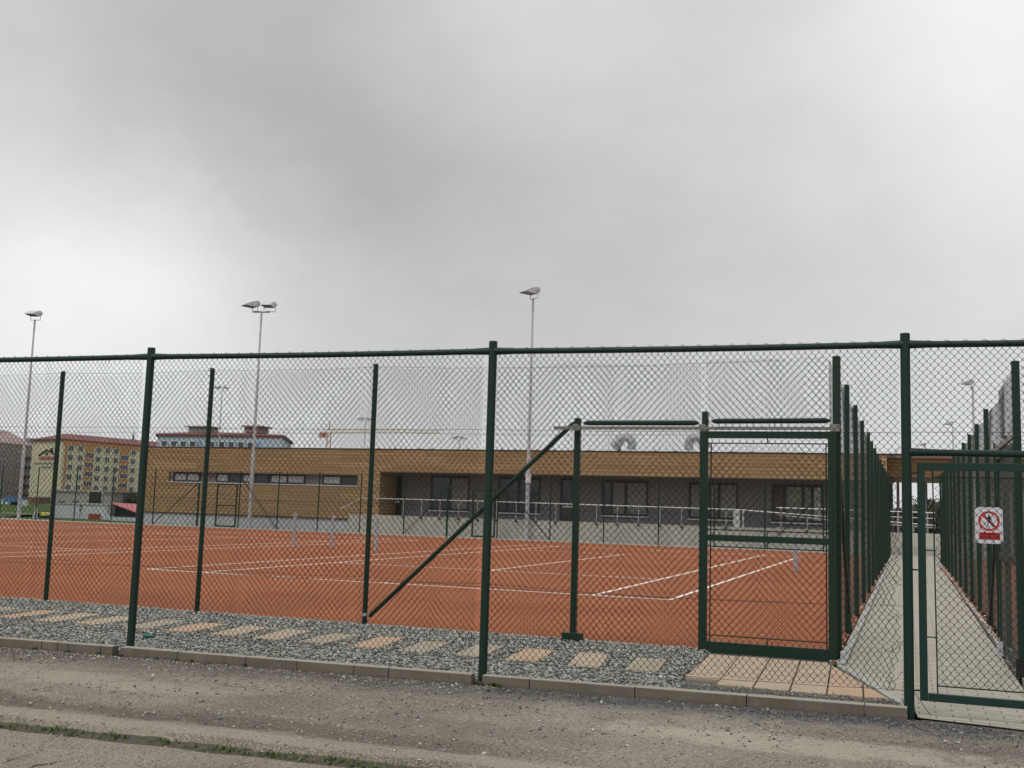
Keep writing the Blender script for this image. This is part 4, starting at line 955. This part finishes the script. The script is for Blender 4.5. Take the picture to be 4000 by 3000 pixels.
V, Fq = leafmass(5000, (0, 0, 0), (2.6, .8, .85), .09, True); q = on(500,1955,46); V = V+np.array([q[0], 46, q[2]-.25])
tag(npmesh('hedge', V, Fq, M['hedge'], origin=(q[0],46,q[2]-1)), 'dark green clipped hedge above the pink shed roof', 'hedge')
# things on the bank
TP = thing('canopy_stall', 'blue canopy stall on thin legs at the far left of the bank', 'stall', (-48, 47, 0))
a, b = on(33,1941,47), on(64,1961,47)
m = MB(); m.prism([(a[0],46.5,b[2]),(b[0],46.5,b[2]),(b[0]-.05,46.5,a[2]),(a[0]+.05,46.5,a[2])], (0,1.4,0)); m.build('canopy', M['bluetarp'], TP)
m = MB()
for X in (a[0]+.05, b[0]-.05): m.box(X-.03, X+.03, 46.5, 46.56, -.1, b[2])
m.box(a[0], b[0], 47.3, 47.35, b[2]-.45, b[2]-.01); m.build('leg', M['black'], TP)
o = MB(); a, b = on(-60,1947,48), on(30,1975,48); o.box(a[0], b[0], 48, 48.2, 0, a[2]); tag(o.build('pale_wall', M['hutw'], origin=(a[0],48,0)), 'short pale wall left of the blue canopy stall', 'wall')
o = MB(); a, b = on(72,1953,46), on(104,1980,46); o.box(a[0], b[0], 46, 46.15, 0, a[2]); tag(o.build('picket_fence', M['hutw'], origin=(a[0],46,0)), 'short white fence right of the blue canopy stall', 'fence')
o = MB(); a, b = on(104,1941,52), on(150,1985,52); o.box(a[0], b[0], 52, 55, 0, a[2]); tag(o.build('brick_shed', M['rust'], origin=(a[0],52,0)), 'dull red brown shed at the end of the yellow block', 'shed')
o = MB(); a, b = on(150,1938,56), on(235,1985,56); o.box(a[0], b[0], 56, 56.3, 0, a[2]); tag(o.build('grey_yard_wall', M['greypl'], origin=(a[0],56,0)), 'grey yard wall below the yellow gable', 'wall')
YB = thing('yellow_machine', 'small yellow machine parked on the grass bank', 'machine', (-41, 35, 0))
a, b = on(156,2001,35), on(181,2016,35); m = MB(); m.box(a[0], b[0], 35, 35.5, b[2], a[2]); m.build('body', M['yellowp'], YB, bevel=.04)
m = MB(); m.box(b[0]+.02, b[0]+.42, 35, 35.4, b[2]+.04, a[2]-.06); m.build('hopper', M['hutw'], YB, bevel=.03)
m = MB(); [m.tube([(X,34.95,b[2]-.08),(X,35.05,b[2]-.08)], .10, 12) for X in (a[0]+.1, b[0]-.08, b[0]+.3)]; m.build('wheel', M['black'], YB)
PW = thing('white_machine_post', 'pale upright figure-like post left of the yellow machine', 'post', (-41.5, 34.9, 0)); q = on(140,1990,34.9)
m = MB(); m.tube([(q[0],34.9,q[2]-.55),(q[0]+.03,34.9,q[2]-.1),(q[0],34.9,q[2]+.15)], [.16,.10,.06], 10); m.build('body', M['hutw'], PW, True)
m = MB(); m.box(q[0]-.12,q[0]+.12,34.85,34.95,.0,q[2]-.5); m.build('base', M['black'], PW)
# small things by the kerb
o = MB(); q = gz(580, 2485, .05); o.tube([q+np.array([-.05,0,0]), q+np.array([.055,.01,0])], [.028,.022], 10); o.tube([q+np.array([.055,.01,0]), q+np.array([.075,.012,0])], .012, 8)
tag(o.build('bottle', M['teal'], smooth=True, origin=tuple(q)), 'crushed teal bottle lying in the gravel by the second kerb post', 'bottle')
for k, (px1, py1) in enumerate(((1245, 2610), (1268, 2606))):
    q = gz(px1, py1, .005); o = MB(); o.add([q+np.array(v) for v in ((-.03,0,0),(0,-.015,.012),(.035,0,.004),(.0,.02,.018))], [(0,1,2,3)])
    tag(o.build('dead_leaf', M['leafred'], origin=tuple(q)), 'curled red brown leaf at the foot of the kerb, %s of the pair' % ('left' if k == 0 else 'right'), 'leaf', 'dead leaves by the kerb')

# ------------------------------------------------------------------ far buildings
def facade(T, A, B, ztop, zbase, wallmat, wins, strips=(), nrm=None):
    """A,B: xy corners; wins: list of (t, zc, w, h) metres; real frames, panes and reveals stand proud of the wall"""
    A = np.array(A[:2], float); B = np.array(B[:2], float); d = (B-A)/np.linalg.norm(B-A); n_ = np.array([d[1], -d[0]])
    if n_@(CAM[:2]-A) < 0: n_ = -n_
    def P(t_, z, o_=0): q = A+d*t_+n_*o_; return (q[0], q[1], z)
    for t0, t1, z0, z1, mt in strips:
        m = MB(); m.hexa([P(t0,z0,0),P(t1,z0,0),P(t1,z0,.12),P(t0,z0,.12),P(t0,z1,0),P(t1,z1,0),P(t1,z1,.12),P(t0,z1,.12)]); m.build('render_panel', M[mt], T)
    for (t_, zc, w, h) in wins:
        m = MB(); m.hexa([P(t_-w/2,zc-h/2,.13),P(t_+w/2,zc-h/2,.13),P(t_+w/2,zc-h/2,.22),P(t_-w/2,zc-h/2,.22),P(t_-w/2,zc+h/2,.13),P(t_+w/2,zc+h/2,.13),P(t_+w/2,zc+h/2,.22),P(t_-w/2,zc+h/2,.22)])
        f = m.build('window', M['winw'], T); m = MB(); g = .12; k_ = max(1, round(w/.9)); ww = (w-g)/k_
        for j in range(k_):
            a = t_-w/2+g+j*ww; b = a+ww-g*(1.0 if j < k_-1 else 1)
            m.add([P(a,zc-h/2+g,.24),P(b,zc-h/2+g,.24),P(b,zc+h/2-g,.24),P(a,zc+h/2-g,.24)], [(0,1,2,3)])
        m.build('pane', M['wing'], f)
    return P, d, n_
def solid(T, pts, z0, z1, mat, nm='wall'):
    m = MB(); m.prism([(p[0], p[1], z0) for p in pts], (0, 0, z1-z0)); return m.build(nm, M[mat], T)
def hiproof(T, pts, z, h, over, mat):
    c = sum(np.array(p[:2]) for p in pts)/4; P = [np.array(p[:2])+(np.array(p[:2])-c)/np.linalg.norm(np.array(p[:2])-c)*over for p in pts]
    # ridge along the longer side
    if np.linalg.norm(P[1]-P[0]) > np.linalg.norm(P[2]-P[1]): r0 = (P[0]+P[3])/2; r1 = (P[1]+P[2])/2; ord_ = 0
    else: r0 = (P[0]+P[1])/2; r1 = (P[2]+P[3])/2; ord_ = 1
    d = (r1-r0); L = np.linalg.norm(d); d /= L; hw = min(L*.3, np.linalg.norm(P[2]-P[1] if not ord_ else P[1]-P[0])*.42); r0 = r0+d*hw; r1 = r1-d*hw
    V = [(*p, z) for p in P]+[(*r0, z+h), (*r1, z+h)]+[(*p, z-.35) for p in P]
    m = MB()
    if ord_ == 0: m.add(V, [(0,1,5,4),(1,2,5),(2,3,4,5),(3,0,4),(6,7,1,0),(7,8,2,1),(8,9,3,2),(9,6,0,3)])
    else: m.add(V, [(0,1,4),(1,2,5,4),(2,3,5),(3,0,4,5),(6,7,1,0),(7,8,2,1),(8,9,3,2),(9,6,0,3)])
    return m.build('roof', M[mat], T)
# yellow and orange block
A = on(247,1714,225); zt_ = A[2]; B0 = gz(564,1741,zt_); G = gz(130,1717,zt_)
dAB = (B0-A)/np.linalg.norm(B0-A); B = A+dAB*np.linalg.norm(B0-A)*1.75; D_ = G+(B-A)
YBk = thing('apartment_block', 'six storey yellow apartment block with orange stair bays and a red hipped roof', 'building', (A[0], A[1], 0), 'apartment blocks beyond the courts')
solid(YBk, [A, B, D_, G], -1, zt_, 'yellow')
hiproof(YBk, [A, B, D_, G], zt_+.02, 2.1, .8, 'redroof')
def tf(px1):      # parameter along A-B of an image column near mid height
    d = ray(px1, 1800); # intersect with vertical plane A-B
    n_ = np.array([-dAB[1], dAB[0], 0]); s = ((A-CAM)@n_)/(d@n_); return float((CAM+s*d-A)@dAB)
zrow = lambda yy: on(270, yy, A[1]+dAB[1]*3)[2]
K = 3.687
wins = []; rows = [1600+v/K for v in (552, 688, 828, 972, 1120)]; rows2 = [1600+v/K for v in (640, 783, 915, 1060)]
for c_ in (1005,1145,1405,1535,1660,1910,2030):
    for r_ in rows: wins.append((tf(c_/K), zrow(r_), 1.75, 1.75))
L_ = np.linalg.norm(B-A); wx_ = tf(2030/K)+4.2
while wx_ < L_-2:
    for r_ in rows: wins.append((wx_, zrow(r_), 1.75, 1.75))
    wx_ += 3.6
for c_ in (1280,1787):
    for r_ in rows2: wins.append((tf(c_/K), zrow(r_), 3.0, 1.6))
z0y = zrow(1600+1170/K)
st = [(tf(1215/K), tf(1345/K), z0y, zrow(1600+520/K), 'orange'), (tf(1722/K), tf(1850/K), z0y, zrow(1600+520/K), 'orange'), (.2, L_, zrow(1600+518/K)+.02, zt_-.05, 'orange'), (tf(925/K), tf(958/K), z0y, zrow(1600+518/K), 'orange')]
facade(YBk, A, B, zt_, 0, 'yellow', wins, st)
solid(YBk, [A+dAB*-.05+np.array([.3,-.3,0]), B+np.array([.3,-.3,0]), B, A], -1, z0y-.1, 'greypl', 'base_course')
# drawing on the gable: roof outline, red lettering band and small grey text
gd = (A-G)/np.linalg.norm(A-G); gn = np.array([gd[1], -gd[0], 0]); gn = gn if gn@(CAM-A) > 0 else -gn
def gp(px1, py1, o_=.15):
    d = ray(px1, py1); s = ((A+gn*o_-CAM)@gn)/(d@gn); return CAM+s*d
m = MB()
for a, b in (((150,1779),(183,1757)), ((183,1757),(221,1779)), ((198,1753),(198,1766)), ((205,1753),(205,1769)), ((198,1753),(205,1753))): m.bar(gp(*a), gp(*b), .35, .25, gn)
m.tube([gp(182+3*math.cos(t_), 1773+4*math.sin(t_)) for t_ in np.linspace(0, 6.283, 11)], .16, 4); m.build('painted_gable_outline', M['frame'], YBk)
m = MB()
for k in range(6):      # red block letters, too far to read in the photograph
    x0 = 154+k*10.2; m.bar(gp(x0,1795), gp(x0+2.2,1785), .42, .2, gn); m.bar(gp(x0+2.2,1785), gp(x0+6.5,1795), .42, .2, gn)
    if k % 2: m.bar(gp(x0,1785), gp(x0+6.5,1785), .42, .2, gn)
m.build('painted_letters', M['redroof2'], YBk)
m = MB(); [m.bar(gp(132+k*9, 1809), gp(138+k*9, 1809), .45, .15, gn) for k in range(10)]; [m.bar(gp(160+k*8, 1824), gp(165+k*8, 1824), .4, .15, gn) for k in range(6)]; m.build('painted_small_text', M['greypl'], YBk)
# brown block
A2 = on(127,1741,250); z2 = A2[2]; B2 = gz(0,1727,z2); d2 = (B2-A2)/np.linalg.norm(B2-A2); B2 = A2+d2*80; nb = np.array([d2[1], -d2[0], 0]); nb = nb if nb@(A2-CAM) > 0 else -nb
BK = thing('apartment_block', 'weathered brown grey apartment block at the left edge of the photo', 'building', (A2[0], A2[1], 0), 'apartment blocks beyond the courts')
pts2 = [A2, B2, B2+nb*12, A2+nb*12]; solid(BK, pts2, -1, z2, 'brown'); hiproof(BK, pts2, z2+.02, 4.3, .8, 'palered')
wins = []
def t2(px1):
    d = ray(px1, 1800); n_ = np.array([-d2[1], d2[0], 0]); s = ((A2-CAM)@n_)/(d@n_); return float((CAM+s*d-A2)@d2)
for c_ in (45, 165, 265, -75, -170, -280):
    for j in range(6): wins.append((t2(c_/K), z2-3.0-j*2.9+(.6 if c_ == 165 else 0), 1.7 if c_ != 165 else 1.2, 1.6))
P_, _, nn_ = facade(BK, A2, B2, z2, 0, 'brown', wins)
for j in range(5):
    m = MB(); t_ = t2(370/K); z_ = z2-4.8-j*2.9
    m.hexa([P_(t_-1.4,z_,.1),P_(t_+1.4,z_,.1),P_(t_+1.4,z_,1.2),P_(t_-1.4,z_,1.2),P_(t_-1.4,z_+1.0,.1),P_(t_+1.4,z_+1.0,.1),P_(t_+1.4,z_+1.0,1.2),P_(t_-1.4,z_+1.0,1.2)]); m.build('balcony', M['frame'], BK)
for c_ in (25, 240, 400):
    m = MB(); q = on(c_/K*1.0, 1717, 252); m.box(q[0]-.8, q[0]+.8, 251, 253.5, z2+.5, z2+2.6); m.build('dormer', M['greypl'], BK)
# blue and white building
A3, B3 = on(617,1694,110), on(1105,1701,112); z3 = A3[2]; B3[2] = z3
BB = thing('office_building', 'pale blue and white building with a red roof showing above the clubhouse', 'building', (A3[0], A3[1], 0))
Cc = on(1140,1703,127); Dd = on(640,1694,124)
solid(BB, [A3, B3, Cc, Dd], -1, z3, 'bluew'); hiproof(BB, [A3, B3, Cc, Dd], z3+.02, .8, .35, 'redroof')
L3 = np.linalg.norm(B3[:2]-A3[:2]); wins = []; stp = []
tt = 1.3
while tt < L3-3.5:
    if not (L3*.36 < tt < L3*.43): wins.append((tt, z3-1.45, 1.1, .95)); stp.append((tt+.62, tt+1.30, z3-1.95, z3-.98, 'blue' if random.random() < .7 else 'bluew'))
    tt += 1.55
P_, d3, n3 = facade(BB, A3, B3, z3, 0, 'bluew', wins, stp)
m = MB(); q0, q1 = on(755,1676,117), on(800,1669,117); m.box(q0[0]-.5, q1[0]+1.0, 116.5, 119, z3+.7, q1[2]); m.box(q0[0]-.9, q1[0]+1.4, 116.1, 119.4, q1[2]+.002, q1[2]+.15); m.build('chimney', M['greypl'], BB)
m = MB(); q0, q1 = on(962,1676,117), on(1020,1669,117); m.box(q0[0], q1[0], 116.5, 119, z3+.7, q1[2]); m.box(q0[0]-.4, q1[0]+.4, 116.1, 119.4, q1[2]+.002, q1[2]+.2); m.build('chimney', M['palered'], BB)
m = MB(); q0 = on(965,1668,117); m.tube([(q0[0],117,q0[2]),(q0[0],117,q0[2]+1.1)], .03, 5); m.tube([(q0[0]-.3,117,q0[2]+.8),(q0[0]+.3,117,q0[2]+.8)], .025, 5); m.build('aerial', M['galv'], BB)
# crane
CR = thing('tower_crane', 'distant yellow and red tower crane behind the clubhouse roof', 'crane', (-228.3, 400, 0))
qx = on(1283,1745,400)[0]; zj = on(1283,1690,400)[2]; zt2 = on(1283,1645,400)[2]; x_e = on(1695,1700,400)[0]
m = MB(); m.mi = 0
z = 0; k = 0
while z < zj:
    m.mi = 0 if z < zj-11 or z > zj-6 else 1
    for sx in (-.9, .9): m.bar((qx+sx,400,z),(qx+sx,400,min(z+3,zj)), .35, .35)
    m.bar((qx-.9,400,z),(qx+.9,400,min(z+3,zj)), .25, .25); z += 3
m.build('tower', [M['craner'], M['craney']], CR)
m = MB(); x = qx-3
while x < x_e: m.bar((x,400,zj),(x+3,400,zj), .3, .3); m.bar((x,400,zj),(x+1.5,400,zj+1.3), .2, .2); m.bar((x+1.5,400,zj+1.3),(x+3,400,zj), .2, .2); m.bar((x+1.5,400,zj+1.3),(x+4.5,400,zj+1.3), .25, .25); x += 3
m.build('jib', M['craney'], CR)
m = MB(); m.bar((qx,400,zj+1.2),(qx,400,zt2), .35, .35); m.box(qx-4.5,qx-2,399,401,zj-2.2,zj); m.build('tower_top', M['craner'], CR)
# conifers
def conifer(label, px1, ptop, pbase, Yd, w):
    a, b = on(px1, ptop, Yd), on(px1, pbase, Yd); H = a[2]; T = thing('conifer', label, 'tree', (a[0], Yd, 0), 'dark conifers behind the yellow block')
    m = MB(); m.tube([(a[0],Yd,0),(a[0],Yd,H)], [.35,.03], 7); m.build('trunk', M['bark'], T)
    V = []; Fq = []
    n_t = 34
    for k in range(n_t):
        f = k/n_t; z = H*(.35+.65*f); rad = w*(1-f)**.85+.15
        for j in range(11):
            an = random.uniform(0, 6.283); l = rad*random.uniform(.6, 1.15); dz = -l*.35
            ca, sa = math.cos(an), math.sin(an); nx_, ny_ = -sa, ca; ww = l*.16+.1; bi = len(V)
            V += [(a[0], Yd, z+.3), (a[0]+ca*l*.6+nx_*ww, Yd+sa*l*.6+ny_*ww, z+dz*.5), (a[0]+ca*l, Yd+sa*l, z+dz), (a[0]+ca*l*.6-nx_*ww, Yd+sa*l*.6-ny_*ww, z+dz*.6-.15)]
            Fq.append((bi, bi+1, bi+2, bi+3))
    npmesh('crown', np.array(V), np.array(Fq), M['fol_dark'], T)
conifer('full dark conifer rising over the right end of the yellow block roof', 522, 1688, 1740, 262, 2.6)
conifer('dark conifer partly behind the boundary fence post', 570, 1690, 1740, 262, 2.2)
# behind the canopy gap
def tree(label, px1, ptop, Yd, rad, mat, bare=False):
    a = on(px1, ptop, Yd); H = a[2]; T = thing('tree', label, 'tree', (a[0], Yd, 0), 'trees beyond the clubhouse passage')
    m = MB(); m.tube([(a[0],Yd,-.3),(a[0]+.1,Yd,H*.55)], [.25,.12], 7)
    br = 26 if bare else 9
    for k in range(br):
        an = random.uniform(0, 6.283); l = rad*random.uniform(.6, 1.1); z = H*random.uniform(.3, .7)
        m.tube([(a[0],Yd,z),(a[0]+math.cos(an)*l*.6,Yd+math.sin(an)*l*.6,z+l*.7),(a[0]+math.cos(an)*l,Yd+math.sin(an)*l,min(z+l*1.4,H))], [.09,.05,.02], 5)
    m.build('trunk', M['bark'], T)
    V, Fq = leafmass(500 if bare else 2600, (a[0], Yd, H*.62), (rad, rad, H*.42), .10 if bare else .28); npmesh('crown', V, Fq, M[mat], T)
tree('bare branched tree in the passage beside the galvanised pole', 3612, 1945, 75, 1.7, 'hedge', True)
tree('dark leafy tree in the passage under the canopy', 3650, 1962, 82, 2.2, 'fol_haze')
V, Fq = leafmass(9000, (0,0,0), (26, 2, 1.6), .3, True); V = V+np.array([24, 78, 1.0]); tag(npmesh('far_hedge', V, Fq, M['fol_haze'], origin=(24,78,0)), 'dark far hedge seen through the passage under the canopy', 'hedge')
for lab, px1, H, Yd, r_ in (('thick galvanised pole in the passage beside the gate stile', 3618, 3.19, 33.0+3, .09), ('brown tinted galvanised pole just left of the boundary post', 3509, 3.17, 36.0, .08), ('thin distant lamp pole in the passage gap', 3560, 2.75, 70, .10)):
    q = on(px1, 2035, Yd); T = MB(); Hh = on(px1, 1942, Yd)[2] if Yd == 70 else 3.32
    T.tube([(q[0],Yd,-.2),(q[0],Yd,Hh)], [r_,r_*.8], 8)
    if Yd == 70: T.box(q[0]-.22,q[0]+.22,Yd-.1,Yd+.1,Hh,Hh+.12)
    tag(T.build('passage_pole', M['galv'], origin=(q[0],Yd,0)), lab, 'pole', 'poles in the clubhouse passage')

# ------------------------------------------------------------------ sky, sun, camera
SUNEL, SUNAZ = R(52), R(200)
w = bpy.data.worlds.new('World'); bpy.context.scene.world = w; w.use_nodes = True; nt = w.node_tree; nt.nodes.clear()
N = nt.nodes.new; Lk = nt.links.new
out = N('ShaderNodeOutputWorld'); sky = N('ShaderNodeTexSky'); sky.sky_type = 'NISHITA'; sky.sun_disc = False; sky.sun_elevation = SUNEL; sky.sun_rotation = SUNAZ; sky.dust_density = 4; sky.air_density = 1.2
bg1 = N('ShaderNodeBackground'); bg1.inputs[1].default_value = .05; Lk(sky.outputs[0], bg1.inputs[0])
tc = N('ShaderNodeTexCoord'); gen = tc.outputs['Generated']
def mth(op, a, b=0, c=0):
    n = N('ShaderNodeMath'); n.operation = op
    for k, v in enumerate((a, b, c)):
        if hasattr(v, 'is_output'): Lk(v, n.inputs[k])
        else: n.inputs[k].default_value = v
    return n.outputs[0]
def vop(op, a, b):
    n = N('ShaderNodeVectorMath'); n.operation = op
    for k, v in enumerate((a, b)):
        if hasattr(v, 'is_output'): Lk(v, n.inputs[k])
        else: n.inputs[k].default_value = v
    return n
def nz(vec, sc, det, ro, col=False):
    n = N('ShaderNodeTexNoise'); n.inputs['Scale'].default_value = sc; n.inputs['Detail'].default_value = det; n.inputs['Roughness'].default_value = ro; Lk(vec, n.inputs['Vector']); return n.outputs['Color' if col else 'Fac']
dis = vop('SUBTRACT', nz(gen, 2.6, 7, .58, True), (.5,.5,.5)).outputs[0]
sc_ = vop('MULTIPLY', dis, (.26,.26,.20)).outputs[0]; dv = vop('ADD', gen, sc_).outputs[0]
val = None; acc = .40
# cloud masses by direction: (photo x, y, amount, radius)
for (cx_, cy_, am, rad) in ((250,440,-.14,.24), (1000,520,-.14,.26), (1900,760,-.13,.28), (2900,800,-.08,.32), (60,960,.22,.13), (750,980,.08,.10), (520,1120,.17,.16), (330,640,-.07,.10), (1250,800,-.04,.10), (1100,1150,.07,.15), (3950,100,.22,.17), (2150,20,.12,.13), (100,60,.04,.10), (2700,1300,.03,.25), (1500,1350,.03,.25)):
    d = ray(cx_, cy_); d = d/np.linalg.norm(d); di = vop('DISTANCE', dv, tuple(d)).outputs['Value']
    g = mth('POWER', 2.718, mth('MULTIPLY', mth('POWER', mth('DIVIDE', di, rad), 2), -1)); term = mth('MULTIPLY', g, am)
    val = term if val is None else mth('ADD', val, term)
SKYBASE = .735
val = mth('ADD', val, SKYBASE)
val = mth('ADD', val, mth('MULTIPLY', mth('SUBTRACT', nz(vop('MULTIPLY', gen, (1,1,2.2)).outputs[0], 5, 9, .6), .5), .15))
val = mth('ADD', val, mth('MULTIPLY', mth('SUBTRACT', nz(vop('MULTIPLY', gen, (1,1,1.6)).outputs[0], 14, 6, .6), .5), .035))
sx = N('ShaderNodeSeparateXYZ'); Lk(gen, sx.inputs[0]); el = sx.outputs[2]
up = N('ShaderNodeMapRange'); up.inputs['From Min'].default_value = .50; up.inputs['From Max'].default_value = .95; up.inputs['To Min'].default_value = 1.0; up.inputs['To Max'].default_value = 2.1; Lk(el, up.inputs['Value'])
val = mth('MULTIPLY', val, up.outputs[0])
cr = N('ShaderNodeCombineXYZ')
Lk(mth('MULTIPLY', val, .985), cr.inputs[0]); Lk(mth('MULTIPLY', val, 1.0), cr.inputs[1]); Lk(mth('MULTIPLY', val, 1.01), cr.inputs[2])
low = N('ShaderNodeMix'); low.data_type = 'RGBA'; Lk(mth('LESS_THAN', el, -.02), low.inputs[0]); Lk(cr.outputs[0], low.inputs[6]); low.inputs[7].default_value = (.12,.11,.09,1)
bg2 = N('ShaderNodeBackground'); Lk(low.outputs[2], bg2.inputs[0]); bg2.inputs[1].default_value = 1.0
mx = N('ShaderNodeMixShader'); mx.inputs[0].default_value = .97; Lk(bg1.outputs[0], mx.inputs[1]); Lk(bg2.outputs[0], mx.inputs[2]); Lk(mx.outputs[0], out.inputs[0])
sun = bpy.data.lights.new('sun', 'SUN'); sun.energy = 1.1; sun.angle = R(25); sun.color = (1, .97, .93)
so = bpy.data.objects.new('sun', sun); C.objects.link(so)
sd = Vector((math.sin(SUNAZ)*math.cos(SUNEL), math.cos(SUNAZ)*math.cos(SUNEL), math.sin(SUNEL))); so.rotation_euler = sd.to_track_quat('Z', 'Y').to_euler(); so.location = (0, -30, 40)
cam = bpy.data.cameras.new('camera'); cam.sensor_fit = 'HORIZONTAL'; cam.sensor_width = 36; cam.lens = F/4000*36; cam.clip_end = 5000; cam.clip_start = .05
co = bpy.data.objects.new('camera', cam); C.objects.link(co)
mt = Matrix(((RT[0], UP[0], -FW[0], CAM[0]), (RT[1], UP[1], -FW[1], CAM[1]), (RT[2], UP[2], -FW[2], CAM[2]), (0,0,0,1))); co.matrix_world = mt
sc = bpy.context.scene; sc.camera = co
sc.view_settings.view_transform = 'Standard'; sc.view_settings.look = 'None'; sc.view_settings.gamma = 1; sc.view_settings.exposure = 0
